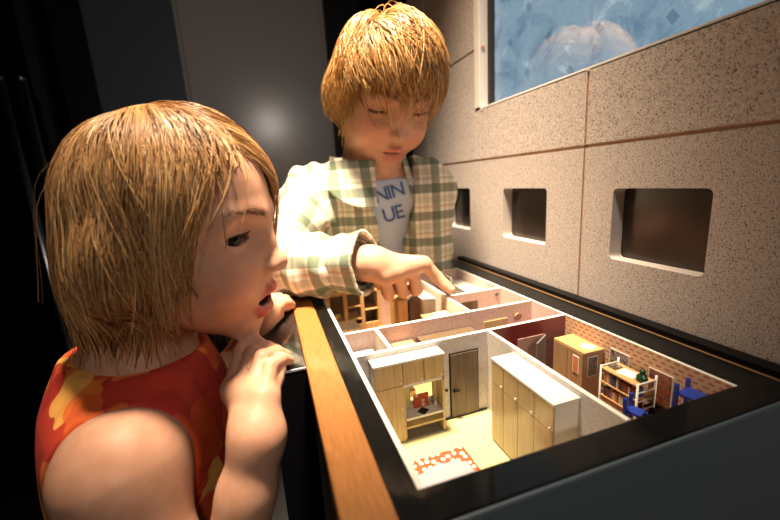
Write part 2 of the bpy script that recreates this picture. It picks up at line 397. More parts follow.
box('room_floor', X0+.01, X1-.01, YBW+T, YC, ZF-.012, ZF, M['woodfloor'], ma)
box('room_floor', X0+.01, X1-.01, YC+T, Y1, ZF-.012, ZF, M['honey'], ma)
wall(X0-.01, X0+.012, Y0, Y1, {'+x': 'lilacpaper'})
wall(X1-.008, X1+.012, Y0, YBW, {'-x': 'dashpaper'})
wall(X1-.008, X1+.012, YBW, Y1, {'-x': 'pinkpaper'})
wall(X0+.012, X1-.008, Y0-.012, Y0+.008, {'+y': 'creampaper'}, z1=W0-.02)
wall(X0+.012, XD0, YBW, YBW+T, {'-y': 'lilacpaper', '+y': 'pinkpaper'})
wall(XD0, X1-.008, YBW, YBW+T, {'-y': 'redpaper', '+y': 'pinkpaper'})
wall(XD0, XD1, Y0+.01, YBW, {'-x': 'lilacpaper', '+x': 'creampaper'})
wall(X0+.012, X1-.008, YC, YC+T, {'-y': 'pinkpaper', '+y': 'creampaper'})
wall(.592, .617, YBW+T, YC, {'-x': 'creampaper', '+x': 'pinkpaper'})
wall(1.36, X1-.008, YE, YE+T, {'-y': 'pinkpaper', '+y': 'pinkpaper'})
wall(1.345, 1.37, YC+T, YE, {'-x': 'creampaper', '+x': 'pinkpaper'})
wall(X0+.012, X1-.008, Y1-.01, Y1+.012, {'-y': 'pinkpaper'})
wall(1.36, 1.385, YE+T, Y1-.01, {'-x': 'creampaper', '+x': 'lilacpaper'})
wall(1.66, 1.685, YE+T+.5, Y1-.01, {'-x': 'greypaint', '+x': 'lilacpaper'})
# doors and fittings that belong to the model's walls
box('door_frame', .982, 1.195, YBW-.006, YBW, ZF, -.115, M['black'], ma)
dl = box('door_leaf', .990, 1.187, YBW-.012, YBW-.006, ZF+.004, -.122, M['walnut'], ma)
hd = cyl('handle', (1.008, YBW-.022, -.375), (1.045, YBW-.022, -.378), .006, .006, M['black'], None); hd.parent = dl; hd.location = Vector((1.008, YBW-.022, -.375))*U-parent_org(ma)
cyl('handle_plate', (1.01, YBW-.022, -.375), (1.01, YBW-.011, -.375), .010, .010, M['black'], ma)
cyl('light_switch', (.958, YBW-.007, -.365), (.958, YBW, -.365), .010, .010, M['black'], ma)
box('threshold', .93, XD0-.01, YBW-.012, YBW-.002, ZF, ZF+.012, M['black_matte'], ma)
box('doorway_panel', 1.505, 1.725, YBW-.006, YBW, ZF, -.115, M['pinkpaint'], ma)
bm = bmesh.new(); bx(bm, 0, .012, -.17, 0, ZF, -.118)
bmesh.ops.rotate(bm, verts=bm.verts, cent=(0, 0, 0), matrix=Matrix.Rotation(math.radians(-58), 3, 'Z'))
for v in bm.verts: v.co += Vector((1.722, YBW-.008, 0))*U
shift(bm, ma); from_bm('open_door_leaf', bm, M['greypaint'], ma)
box('wall_panel', 1.468, 1.676, YC-.008, YC, -.20, -.11, M['oak'], ma)
cyl('wall_clock', (1.768, YC-.02, -.115), (1.768, YC, -.115), .028, .028, M['brownwood'], ma)
cyl('wall_socket', (1.858, YE-.008, -.06), (1.858, YE, -.06), .018, .018, M['greypaint'], ma)
box('serving_hatch', 1.50, 1.66, YE-.006, YE, -.17, -.085, M['walnut'], ma)
# ---- bedroom wall unit
cu = tag(empty('wall_unit', (.68, 1.94, ZF), 'pale oak wall unit with a desk niche beside the dark door', 'cabinet', 'furniture of the model'))
cx0, cx1, cy0, cy1, ct = .455, .898, 1.9, 2.0, -.04
box('side_panel', cx0, cx0+.012, cy0+.012, cy1, ZF, ct-.012, M['white'], cu)
box('side_panel', cx1-.014, cx1, cy0+.004, cy1, ZF, ct-.012, M['oak'], cu)
box('divider', .626, .64, cy0+.012, cy1, ZF, ct-.16, M['oak'], cu)
box('top', cx0-.004, cx1+.004, cy0-.004, cy1, ct-.012, ct, M['white'], cu)
box('back_board', cx0, cx1, cy1-.008, cy1, ZF, ct-.012, M['yellowfloor'], cu)
box('niche_lintel', .628, cx1, cy0+.004, cy1-.01, -.215, -.198, M['white'], cu)
box('shelf', .64, cx1-.014, cy0+.002, cy1-.01, -.440, -.425, M['white'], cu)
box('shelf', .64, cx1-.014, cy0+.006, cy1-.01, -.497, -.484, M['oak'], cu)
box('plinth', cx0+.012, cx1, cy0+.004, cy1-.01, ZF, ZF+.012, M['greycarpet'], cu)
for a, b_ in ((cx0, .630), (.630, .764), (.764, cx1-.006)):
    d = box('door', a+.002, b_-.002, cy0, cy0+.012, -.194, ct-.014, M['oak'], cu)
    k = lathe('knob', (b_-.018, cy0-.003, -.178), [(.0045, 0), (.006, .004), (.003, .009)], M['steel'], d); k.location = Vector((b_-.018, cy0-.004, -.18))*U-parent_org(cu)
d = box('door', cx0+.002, .628, cy0, cy0+.012, ZF+.014, -.198, M['oak'], cu)
k = lathe('knob', (0, 0, 0), [(.0045, 0), (.006, .004), (.003, .009)], M['steel'], d); k.location = Vector((.612, cy0-.004, -.35))*U-parent_org(cu)
box('mirror', .70, .86, cy1-.012, cy1-.009, -.42, -.23, M['mirror'], cu)
def mini(name, label, cat, *a, mt, group='small things in the model rooms', bev=0, rot=0):
    o = box(name, *a, M[mt] if isinstance(mt, str) else mt, None, bev)
    if rot: o.rotation_euler.z = math.radians(rot)
    return tag(o, label, cat, group)
mini('place_mat', 'black diamond patterned mat on the desk of the oak wall unit', 'mat', .735, .79, 1.915, 1.965, -.425, -.421, mt='black', rot=38)
mini('reflection_card', 'orange and white card painted as the bed reflected in the wall unit mirror', 'book', .72, .82, 1.982, 1.987, -.424, -.335, mt='floral')  # added card: the blanket's reflection in the mirror, painted on as floral colour
G2 = 'small things in the model rooms'
jr = tag(empty('jar', (.855, 1.96, -.425), 'small pale jar on the desk beside the right side panel', 'jar', G2))
lathe('jar_body', (.855, 1.96, -.425), [(.009, 0), (.011, .004), (.011, .026), (.007, .031)], M['white'], jr, 14); lathe('lid', (.855, 1.96, -.394), [(.008, 0), (.008, .006), (.002, .008)], M['steel'], jr, 14)
# ---- wardrobe by the partition wall
wd = tag(empty('wardrobe', (1.19, 1.48, ZF), 'glossy birch wardrobe with eight doors and a white top', 'wardrobe', 'furniture of the model'))
ys = [1.226, 1.354, 1.480, 1.609, 1.726]
box('body', 1.130, 1.266, ys[0], ys[-1], ZF, -.052, M['white'], wd)
box('top', 1.116, 1.267, ys[0]-.004, ys[-1]+.003, -.052, -.040, M['white'], wd)
box('plinth', 1.128, 1.13, ys[0]+.005, ys[-1]-.005, ZF, ZF+.012, M['black_matte'], wd)
for i in range(4):
    for (za, zb_) in ((ZF+.012, -.192), (-.188, -.054)):
        d = box('door', 1.118, 1.130, ys[i]+.002, ys[i+1]-.002, za, zb_, M['birch'], wd)
        if za < -.3: continue
        k = lathe('knob', (0, 0, 0), [(.0045, 0), (.007, .005), (.003, .011)], M['steel'], d)
        k.location = Vector((1.113, ys[i]+.016, -.175))*U-parent_org(wd)
# ---- bed
bd = tag(empty('bed', (.63, 1.3, ZF), 'low bed with orange floral blanket and turned down white sheet', 'bed', 'furniture of the model'))
box('bed_frame', .40, .868, 1.02, 1.635, ZF, ZF+.05, M['honey'], bd)
box('mattress', .41, .860, 1.03, 1.625, ZF+.05, ZF+.085, M['linen'], bd, .012)
def cloth(name, x0, x1, y0, y1, z, mt, parent, amp=.004, thick=.004, edge=None):
    nx, ny = 28, 28; V, F = [], []
    for lay in (0, 1):
        for j in range(ny+1):
            for i in range(nx+1):
                u, v = i/nx, j/ny; x = x0+(x1-x0)*u; y = y0+(y1-y0)*v
                if edge: y = y0+(y1-y0)*v - edge*math.sin(u*7)*v
                h = amp*math.sin(x*70+1.3*math.sin(y*25))*math.sin(y*31+x*9)
                V.append((x*U, y*U, (z+h+(thick if lay == 0 else 0))*U))
    n = (nx+1)*(ny+1)
    for j in range(ny):
        for i in range(nx):
            a = j*(nx+1)+i; F.append((a, a+1, a+nx+2, a+nx+1)); F.append((n+a, n+a+nx+1, n+a+nx+2, n+a+1))
    rim = [i for i in range(nx+1)]+[(j+1)*(nx+1)+nx for j in range(ny)]+[ny*(nx+1)+i for i in range(nx-1, -1, -1)]+[j*(nx+1) for j in range(ny-1, 0, -1)]
    for k in range(len(rim)):
        a, b_ = rim[k], rim[(k+1) % len(rim)]; F.append((b_, a, n+a, n+b_))
    me = bpy.data.meshes.new(name); me.from_pydata([tuple(np.array(v)-np.array(parent_org(parent))) for v in V], [], F); return link(name, me, mt, parent, True)
cloth('floral_blanket', .395, .874, 1.03, 1.64, ZF+.087, M['floral'], bd, .0015)
cloth('white_sheet', .40, .835, 1.04, 1.535, ZF+.100, M['linen'], bd, .004, .004, .02)
# ---- red room
rw = tag(empty('brown_wardrobe', (1.82, 1.78, ZF), 'brown wooden wardrobe covered with pictures in the red walled room', 'wardrobe', 'furniture of the model'))
box('body', 1.748, 1.90, 1.672, 1.925, ZF, -.128, M['brownwood'], rw)
box('top', 1.742, 1.902, 1.668, 1.928, -.128, -.120, M['honey'], rw)
box('door', 1.738, 1.748, 1.80, 1.923, ZF+.01, -.132, M['brownwood'], rw); box('door', 1.738, 1.748, 1.674, 1.797, ZF+.01, -.132, M['brownwood'], rw)
def poster(label, x0, x1, y0, y1, z0, z1, mt, face):
    """print with a pale margin; face = '-x' or '-y'"""
    o = tag(empty('poster', ((x0+x1)/2, (y0+y1)/2, z0), label, 'poster', 'pictures in the red room')); e = .005
    box('sheet', x0, x1, y0, y1, z0, z1, M['paper'], o)
    if face == '-x': box('print', x0-.001, x0, y0+e, y1-e, z0+e, z1-e, M[mt], o)
    else: box('print', x0+e, x1-e, y0-.001, y0, z0+e, z1-e, M[mt], o)
poster('orange picture on the door of the brown wardrobe', 1.735, 1.738, 1.70, 1.75, -.28, -.16, 'art_orange', '-x')
poster('dark portrait print on the end of the brown wardrobe', 1.775, 1.855, 1.668, 1.672, -.29, -.155, 'art_bw', '-y')
mini('paper_sheet', 'crumpled white paper sheet on top of the brown wardrobe', 'paper', 1.80, 1.87, 1.69, 1.77, -.12, -.116, mt='paper', rot=20)
poster('group photograph pinned above the white book shelf', 1.902, 1.906, 1.495, 1.628, -.185, -.094, 'art_crowd', '-x')
poster('large dark red picture on the dashed wallpaper', 1.902, 1.906, 1.242, 1.378, -.288, -.1, 'art_red', '-x')
mini('box', 'small black box under the large dark red picture', 'box', 1.84, 1.9, 1.27, 1.34, ZF, -.30, mt='black')
sh = tag(empty('book_shelf', (1.79, 1.42, ZF), 'white ladder ended book shelf filled with books', 'shelf', 'furniture of the model'))
sx0, sx1, sy0, sy1, st = 1.735, 1.865, 1.305, 1.535, -.135
for y in (sy0, sy1):
    for x in (sx0, sx1): cyl('upright', (x, y, ZF), (x, y, st+.025 if x == sx1 else st+.005), .006, .006, M['white'], sh, 8)
    for i in range(8): cyl('rung', (sx0, y, st-i*.052), (sx1, y, st-i*.052), .0045, .0045, M['white'], sh, 6)
shz = [st-.006, st-.09, st-.175, -.44]
for i, z in enumerate(shz): box('shelf_board', sx0-.004, sx1, sy0+.006, sy1-.006, z-.008, z, M['honey'], sh)
box('cupboard', sx0, sx1, sy0+.006, sy1-.006, -.432, st-.185, M['brownwood'], sh)
for row, z in ((('upper'), shz[1]), (('lower'), shz[2])):
    y = sy0+.012; i = 0; used = set()
    while y < sy1-.02:
        
        for _ in range(60):
            wdt = random.uniform(.008, .015); hh = random.uniform(.052, .070); cn = random.choice(list(bookcols)); kk = (wdt > .0115, hh > .061, cn)
            if kk not in used: break
        used.add(kk)
        tag(box('book', sx0+.002, sx0+.06, y, y+wdt, z, z+hh, M['book_'+cn]), '%s %s %s book in the %s row of the white shelf' % ('thick' if wdt > .0115 else 'thin', 'tall' if hh > .061 else 'short', cn, row), 'book', 'books in the white shelf'); y += wdt+.0015; i += 1
bt = tag(empty('bottle', (1.80, 1.335, shz[0]), 'round green bottle on top of the white book shelf', 'bottle', 'small things in the model rooms'))
lathe('bottle_body', (1.80, 1.335, shz[0]), [(.026, 0), (.030, .012), (.026, .03), (.012, .038), (.012, .046)], M['green'], bt); lathe('stopper', (1.80, 1.335, shz[0]+.046), [(.014, 0), (.017, .01), (.01, .02)], M['green'], bt)
mini('paper_sheet', 'white paper sheet on top of the book shelf', 'paper', 1.76, 1.84, 1.37, 1.46, shz[0], shz[0]+.004, mt='paper', rot=12)
mini('magazine', 'grey magazine on top of the book shelf', 'magazine', 1.77, 1.83, 1.475, 1.525, shz[0], shz[0]+.006, mt='art_bw')
def chair(x, y, zs, zb_, wdt, dep, label, rot):
    c = tag(empty('high_chair', (x, y, ZF), label, 'chair', 'blue chairs of the model'))
    o = Vector(c.location)
    def b(name, *a): 
        bm = bmesh.new(); bx(bm, *a); return from_bm(name, bm, M['blue'], c)
    h = zs-ZF; w2, d2 = wdt/2, dep/2
    b('seat', -w2, w2, -d2, d2, h-.012, h)
    for sx in (-1, 1):
        b('leg', sx*w2-.008, sx*w2+.008, -d2-.008, -d2+.008, 0, h-.012)
        b('back_post', sx*w2-.008, sx*w2+.008, d2-.008, d2+.008, 0, zb_-ZF)
    b('stretcher', -w2, w2, d2-.005, d2+.005, h*.4, h*.4+.015); b('stretcher', -w2, w2, -d2-.005, -d2+.005, h*.4, h*.4+.015)
    c.rotation_euler.z = math.radians(rot)
chair(1.835, 1.10, -.095, -.05, .10, .10, 'tall blue chair under the dashed wallpaper near the room corner', 8)
chair(1.64, 1.235, -.215, -.15, .07, .07, 'tall blue chair in front of the white book shelf', 20)
# ---- corridor and far rooms
def furn(name, label, cat): return lambda x, y: tag(empty(name, (x, y, ZF), label, cat, G2))
def tablelike(name, label, cat, x0, x1, y0, y1, z1, mt, th=.014, leg=.016):
    o = furn(name, label, cat)((x0+x1)/2, (y0+y1)/2); box('top', x0, x1, y0, y1, z1-th, z1, M[mt], o, .003)
    for x in (x0+.004, x1-.004-leg):
        for y in (y0+.004, y1-.004-leg): box('leg', x, x+leg, y, y+leg, ZF, z1-th, M[mt], o)
    return o
def cupboard(name, label, cat, x0, x1, y0, y1, z1, mt, top, n=2, front='-y'):
    o = furn(name, label, cat)((x0+x1)/2, (y0+y1)/2); box('body', x0, x1, y0+.008, y1, ZF+.02, z1-.012, M[mt], o); box('plinth', x0+.006, x1-.006, y0+.016, y1, ZF, ZF+.02, M['black_matte'], o)
    box('top', x0-.003, x1+.003, y0, y1, z1-.012, z1, M[top], o)
    for i in range(n):
        a_, b_ = x0+(x1-x0)*i/n, x0+(x1-x0)*(i+1)/n; d = box('door', a_+.002, b_-.002, y0, y0+.008, ZF+.022, z1-.016, M[mt], o)
        k = lathe('knob', (0, 0, 0), [(.003, 0), (.005, .004), (.002, .008)], M['steel'], d, 10); k.location = Vector((b_-.012 if i % 2 == 0 else a_+.012, y0-.003, (ZF+z1)/2+.08))*U-parent_org(o)
    return o
tablelike('shoe_bench', 'low honey wood bench in the model corridor', 'bench', .70, .86, 2.20, 2.34, -.125, 'honey')
rk = furn('coat_rack', 'long dark rack along the pink corridor wall', 'rack')(1.12, 2.31)
box('shelf', .90, 1.34, 2.22, 2.355, -.135, -.12, M['walnut'], rk); box('back_board', .90, 1.34, 2.345, 2.355, ZF, -.135, M['walnut'], rk); box('side', .90, .912, 2.27, 2.345, ZF, -.135, M['walnut'], rk); box('side', 1.328, 1.34, 2.27, 2.345, ZF, -.135, M['walnut'], rk)
for i in range(6): cyl('peg', (.95+i*.066, 2.345, -.17), (.95+i*.066, 2.315, -.165), .005, .005, M['steel'], rk, 8)
bt_ = furn('bath_tub', 'white tub in the little room beside the corridor', 'tub')(.48, 2.225)
box('base', .415, .545, 2.135, 2.315, ZF, -.24, M['white'], bt_)
for a_ in ((.40, .425, 2.12, 2.33), (.535, .56, 2.12, 2.33), (.425, .535, 2.12, 2.145), (.425, .535, 2.305, 2.33)): box('rim', *a_, -.24, -.13, M['white'], bt_, .006)
hut = tag(empty('glazed_cupboard', (.66, 3.5, ZF), 'honey wood cupboard with open glazed bays along the far model wall', 'cupboard', 'furniture of the model'))
for x in (.40, .565, .73, .90): box('post', x, x+.035, 3.38, 3.44, ZF, -.045, M['honey'], hut)
box('top', .395, .94, 3.38, 3.62, -.045, -.03, M['honey'], hut)
box('back', .40, .935, 3.60, 3.62, ZF, -.045, M['walnut'], hut)
box('side', .40, .41, 3.44, 3.60, ZF, -.045, M['honey'], hut); box('side', .925, .935, 3.44, 3.60, ZF, -.045, M['honey'], hut)
for x0, x1, zs in ((.435, .565, (-.30,)), (.60, .73, (-.17, -.30)), (.765, .90, (-.22,))):
    for z in zs: box('shelf', x0, x1, 3.385, 3.60, z-.012, z, M['honey'], hut)
    box('apron', x0, x1, 3.385, 3.40, ZF, -.36, M['honey'], hut)
lb = tag(empty('bowl', (.50, 3.46, -.30), 'yellow bowl in a bay of the glazed cupboard', 'bowl', G2)); lathe('bowl_body', (.50, 3.46, -.30), [(.018, 0), (.03, .012), (.042, .04), (.038, .04), (.026, .016), (.006, .010)], M['yellow'], lb); lathe('foot', (.50, 3.46, -.30), [(.02, 0), (.02, .006), (.012, .008)], M['yellow'], lb)
tablelike('counter', 'low cream counter in front of the glazed cupboard', 'counter', .42, .62, 2.95, 3.15, -.22, 'creampaper', .03, .03)
tablelike('side_table', 'small honey table carrying two cushions', 'table', .60, .86, 2.5, 2.75, -.17, 'honey')
def cushion(label, x, y, z, w_, mt, rot):
    V, F, n = [], [], 14
    for sgn in (1, -1):
        for j in range(n+1):
            for i in range(n+1):
                u, v = i/n*2-1, j/n*2-1; pin = 1-.10*(1-u*u)*abs(v)-.10*(1-v*v)*abs(u)
                V.append((u*w_/2*pin*U, v*w_/2*pin*U, (.024+sgn*.022*((1-u**4)*(1-v**4))**.5)*U))
    m_ = (n+1)**2
    for j in range(n):
        for i in range(n): a_ = j*(n+1)+i; F.append((a_, a_+1, a_+n+2, a_+n+1)); F.append((m_+a_, m_+a_+n+1, m_+a_+n+2, m_+a_+1))
    me = bpy.data.meshes.new('cushion'); me.from_pydata(V, [], F); o = link('cushion', me, M[mt], None, True); o.location = Vector((x, y, z))*U; o.rotation_euler.z = math.radians(rot); tag(o, label, 'cushion', G2)
cushion('bright yellow cushion on the small honey table', .735, 2.66, -.17, .09, 'yellow', 20)
cushion('white cushion on the small honey table beside the yellow one', .645, 2.60, -.17, .075, 'white', -15)
cupboard('tall_cupboard', 'tall honey wood cupboard behind the small honey table', 'cupboard', .97, 1.06, 2.95, 3.2, -.04, 'honey', 'honey', 1)
cupboard('tall_cupboard', 'tall walnut cupboard beside the tall honey wood cupboard', 'cupboard', 1.08, 1.17, 2.95, 3.2, -.06, 'walnut', 'walnut', 1)
cupboard('tall_cupboard', 'tall cream cupboard beside the tall walnut cupboard', 'cupboard', 1.19, 1.31, 2.9, 3.2, -.05, 'creampaper', 'white', 2)
cupboard('kitchen_block', 'honey kitchen block with a flat top by the pink wall', 'counter', 1.10, 1.33, 2.45, 2.75, -.12, 'honey', 'honey', 3)
ty = tag(empty('tray', (1.24, 2.6, -.12), 'white tray on the honey kitchen block', 'tray', G2)); box('tray_base', 1.18, 1.30, 2.5, 2.7, -.12, -.114, M['white'], ty)
for a_ in ((1.18, 1.186, 2.5, 2.7), (1.294, 1.30, 2.5, 2.7), (1.186, 1.294, 2.5, 2.506), (1.186, 1.294, 2.694, 2.7)): box('rim', *a_, -.114, -.10, M['white'], ty)
cupboard('low_cabinet', 'cabinet with a bright white top against the far pink wall', 'cabinet', 1.74, 1.90, 3.02, 3.56, -.11, 'white', 'white', 2)
tablelike('stool', 'white stool beside the serving hatch', 'stool', 1.69, 1.77, 2.54, 2.62, -.10, 'white', .012, .012)
# ================================================================ people: signed distance modelling
def V3(*a): return np.array(a, float)
def ell(p, c, r, R=None):
    q = p-np.asarray(c)
    if R is not None: q = q @ R
    r = np.asarray(r, float); k0 = np.sqrt(((q/r)**2).sum(1)); k1 = np.sqrt(((q/(r*r))**2).sum(1))+1e-9
    return k0*(k0-1)/k1
def sph(p, c, r): return np.sqrt(((p-np.asarray(c))**2).sum(1))-r
def cone(p, a, b, ra, rb):
    a = np.asarray(a, float); b = np.asarray(b, float); ab = b-a
    t = np.clip((p-a) @ ab/(ab @ ab), 0, 1); return np.sqrt(((p-a-t[:, None]*ab)**2).sum(1))-(ra+(rb-ra)*t)
def smin(a, b, k):
    h = np.maximum(k-np.abs(a-b), 0)/k; return np.minimum(a, b)-h*h*k*.25
def smax(a, b, k): return -smin(-a, -b, k)
def chain(p, pts, rad, k=.004):
    d = None
    for i in range(len(pts)-1):
        e = cone(p, pts[i], pts[i+1], rad[i], rad[i+1]); d = e if d is None else smin(d, e, k)
    return d
def mesh_sdf(f, lo, hi, h, B=12, lip=1.25):
    """surface nets over the blocks of a sparse grid that the surface passes through"""
    lo = np.asarray(lo, float); hi = np.asarray(hi, float); nb = np.ceil((hi-lo)/(B*h)).astype(int)
    I = np.stack(np.meshgrid(*[np.arange(n) for n in nb], indexing='ij'), -1).reshape(-1, 3)
    d = f(lo+(I+.5)*B*h); I = I[np.abs(d) < B*h*.87*lip+.002]
    g = np.arange(B+1); G = np.stack(np.meshgrid(g, g, g, indexing='ij'), -1).reshape(-1, 3)
    NK = int((nb.max()+1)*B+2)
    key = lambda c: (c[:, 0]*NK+c[:, 1])*NK+c[:, 2]
    Vs, Ks, Es = [], [], []
    for s in range(0, len(I), 160):
        Ib = I[s:s+160]; idx = Ib[:, None, :]*B+G[None]
        D = f((lo+idx*h).reshape(-1, 3)).reshape(len(Ib), B+1, B+1, B+1)
        D = np.where(np.abs(D) < 1e-9, 1e-9, D)
        S = D < 0
        cs = S[:, :-1, :-1, :-1].astype(int)
        for dx, dy, dz in ((1, 0, 0), (0, 1, 0), (0, 0, 1), (1, 1, 0), (1, 0, 1), (0, 1, 1), (1, 1, 1)): cs = cs+S[:, dx:B+dx, dy:B+dy, dz:B+dz]
        b, x, y, z = np.nonzero((cs > 0) & (cs < 8))
        if len(b):
            acc = np.zeros((len(b), 3)); cnt = np.zeros(len(b))
            for ax in range(3):
                o1, o2 = [a for a in range(3) if a != ax]
                for u in (0, 1):
                    for v in (0, 1):
                        c0 = [x, y, z]; c0[o1] = c0[o1]+u; c0[o2] = c0[o2]+v; c1 = list(c0); c1[ax] = c1[ax]+1
                        a0 = D[b, c0[0], c0[1], c0[2]]; a1 = D[b, c1[0], c1[1], c1[2]]; mk = (a0 < 0) != (a1 < 0)
                        t = np.where(mk, a0/np.where(mk, a0-a1, 1), 0); pt = np.stack(c0, -1).astype(float); pt[:, ax] += t
                        acc[mk] += pt[mk]; cnt[mk] += 1
            cell = Ib[b]*B+np.stack([x, y, z], -1)
            Vs.append(lo+(Ib[b]*B+acc/cnt[:, None])*h); Ks.append(key(cell))
        for ax in range(3):
            sl0 = [slice(None)]+[slice(0, B)]*3; sl1 = list(sl0); sl1[ax+1] = slice(1, B+1)
            A0, A1 = S[tuple(sl0)], S[tuple(sl1)]; e = np.nonzero(A0 != A1)
            if len(e[0]):
                c = Ib[e[0]]*B+np.stack(e[1:], -1); Es.append((ax, c, A0[e]))
    V = np.concatenate(Vs); K = np.concatenate(Ks); od = np.argsort(K); V = V[od]; K = K[od]; F = []
    for ax, c, ins in Es:
        o1, o2 = (ax+1) % 3, (ax+2) % 3; q = []
        for u, v in ((0, 0), (1, 0), (1, 1), (0, 1)):
            cc = c.copy(); cc[:, o1] -= u; cc[:, o2] -= v; kk = key(cc); j = np.clip(np.searchsorted(K, kk), 0, len(K)-1); q.append(np.where(K[j] == kk, j, -1))
        q = np.stack(q, -1); ok = (q >= 0).all(1); q = q[ok]; fl = ~ins[ok]; q[fl] = q[fl][:, ::-1]; F.append(q)
    F = np.concatenate(F)
    for _ in range(2):
        e = h*.5; d = f(V); gr = np.stack([f(V+np.eye(3)[a]*e)-f(V-np.eye(3)[a]*e) for a in range(3)], -1)/(2*e)
        V = V-gr*np.clip(d/((gr**2).sum(1)+.05), -h, h)[:, None]
    return V, F[:, ::-1]
def vmesh(name, parts, mats, parent, attrs=None, org=None):
    """one mesh object from (V, F) parts; attrs = {name: per-vertex colour array}"""
    V, F, MI, n = [], [], [], 0
    for i, (v, f) in enumerate(parts):
        V.append(v); F.append(f+n); MI += [i if len(mats) > 1 else 0]*len(f); n += len(v)
    V = np.concatenate(V); F = np.concatenate(F)
    if org is not None: V = V-org
    me = bpy.data.meshes.new(name); k = F.shape[1]
    me.vertices.add(len(V)); me.vertices.foreach_set('co', V.astype(np.float32).ravel())
    me.loops.add(F.size); me.loops.foreach_set('vertex_index', F.astype(np.int32).ravel())
    me.polygons.add(len(F)); me.polygons.foreach_set('loop_start', np.arange(len(F), dtype=np.int32)*k)
    me.update(calc_edges=True); me.validate()
    o = link(name, me, mats, parent, True)
    if len(mats) > 1: me.polygons.foreach_set('material_index', MI)
    for an, arr in (attrs or {}).items():
        a = me.color_attributes.new(an, 'FLOAT_COLOR', 'POINT'); c = np.ones((len(V), 4), np.float32); c[:, :arr.shape[1]] = arr; a.data.foreach_set('color', c.ravel())
    return o
def grp(p, c, r, fn):
    """evaluate fn only near a bounding ball"""
    d = np.sqrt(((p-c)**2).sum(1))-r; out = d+.045; mk = d < .045
    if mk.any(): out[mk] = fn(p[mk])
    return out
def rotm(psi, phi, rho):
    psi, phi, rho = np.radians([psi, phi, rho]); f = V3(math.cos(psi)*math.cos(phi), math.sin(psi)*math.cos(phi), -math.sin(phi))
    l = V3(-math.sin(psi), math.cos(psi), 0); u = np.cross(f, l)
    l2 = math.cos(rho)*l+math.sin(rho)*u; u2 = -math.sin(rho)*l+math.cos(rho)*u
    return np.stack([f, l2, u2], 1)                        # columns: forward, left, up
# ---- a child's head: x forward, y left, z up, origin between the ears (metres)
CC = (.003, 0, .043); CR = (.0790, .0680, .0770)
MZ = .0045
EYE = V3(.0562, .0310, .0195); ER = .0122
def head_sdf(p, mouth, lid, lp=1.0):
    q = p.copy(); q[:, 1] = np.abs(q[:, 1])                # symmetric
    d = ell(q, CC, CR)
    d = smin(d, ell(q, (.026, 0, -.008), (.0535, .0545, .064)), .03)
    d = smin(d, ell(q, (.050, .031, -.020), (.026, .026, .028)), .022)          # cheek
    d = smin(d, cone(q, (.006, .044, -.026), (.050, .012, -.060), .019, .016), .02)
    d = smin(d, sph(q, (.0600, 0, -.0635-MZ*.4), .0145), .016)                         # chin
    d = smin(d, ell(q, (.068, 0, -.034-MZ*.6), (.0125, .021, .018)), .014)            # mouth mound
    d = smin(d, cone(q, (.073, .012, .036), (.062, .042, .034), .006, .005), .016)   # brow
    d = smax(d, -ell(q, (.084, .033, .0205), (.017, .0175, .0125)), .016)         # eye hollow
    ey = EYE
    lidb = sph(q, ey, ER+.0017)
    d = smin(d, lidb, .006)
    d = smin(d, chain(q, [(.073, 0, .026), (.0795, 0, .010), (.0885, 0, -.007)], [.0062, .0070, .0082], .008), .010)
    d = smin(d, sph(q, (.0902, 0, -.0075), .0086), .006)
    d = smin(d, ell(q, (.0830, .0092, -.0105), (.0088, .0055, .0062)), .006)
    d = smax(d, -ell(q, (.0875, .0058, -.0182), (.0055, .0030, .0038)), .003)
    lu = chain(q, [(.0842, 0, -.0298-MZ), (.0826, .0065, -.0290-MZ), (.0775, .0135, -.0325-MZ), (.0705, .0205, -.0368-MZ)], [.0050*lp, .0052*lp, .0043*lp, .0018], .003)
    ll = chain(q, [(.0812-mouth*.25, 0, -.0455-mouth*.55-MZ), (.0797-mouth*.25, .0078, -.0447-mouth*.5-MZ), (.0750, .0138, -.0405-mouth*.3-MZ), (.0705, .0195, -.0370-MZ)], [.0066*lp, .0066*lp, .0050*lp, .0018], .003)
    d = smin(d, lu, .0045); d = smin(d, ll, .0045)
    d = smax(d, -ell(q, (.0800, 0, -.0365-mouth*.25-MZ), (.0150, .0175, .0010+mouth*.55)), .0028)
    ap = smax(ell(q, (ey[0]+.010, ey[1]+.002, ey[2]-.0006-lid*.5), (.0108, .0150, .0056-lid)), -sph(q, ey, ER-.0025), .001)
    d = smax(d, -ap, .0012)
    c, s_ = math.cos(.25), math.sin(.25); R = np.array([[c, 0, s_], [0, 1, 0], [-s_, 0, c]])
    ear = ell(q, (-.010, .073, .008), (.0170, .0065, .0285), R); ear = smax(ear, -ell(q, (-.006, .0805, .010), (.0100, .0052, .0190), R), .004)
    d = smin(d, ear, .006)
    return d
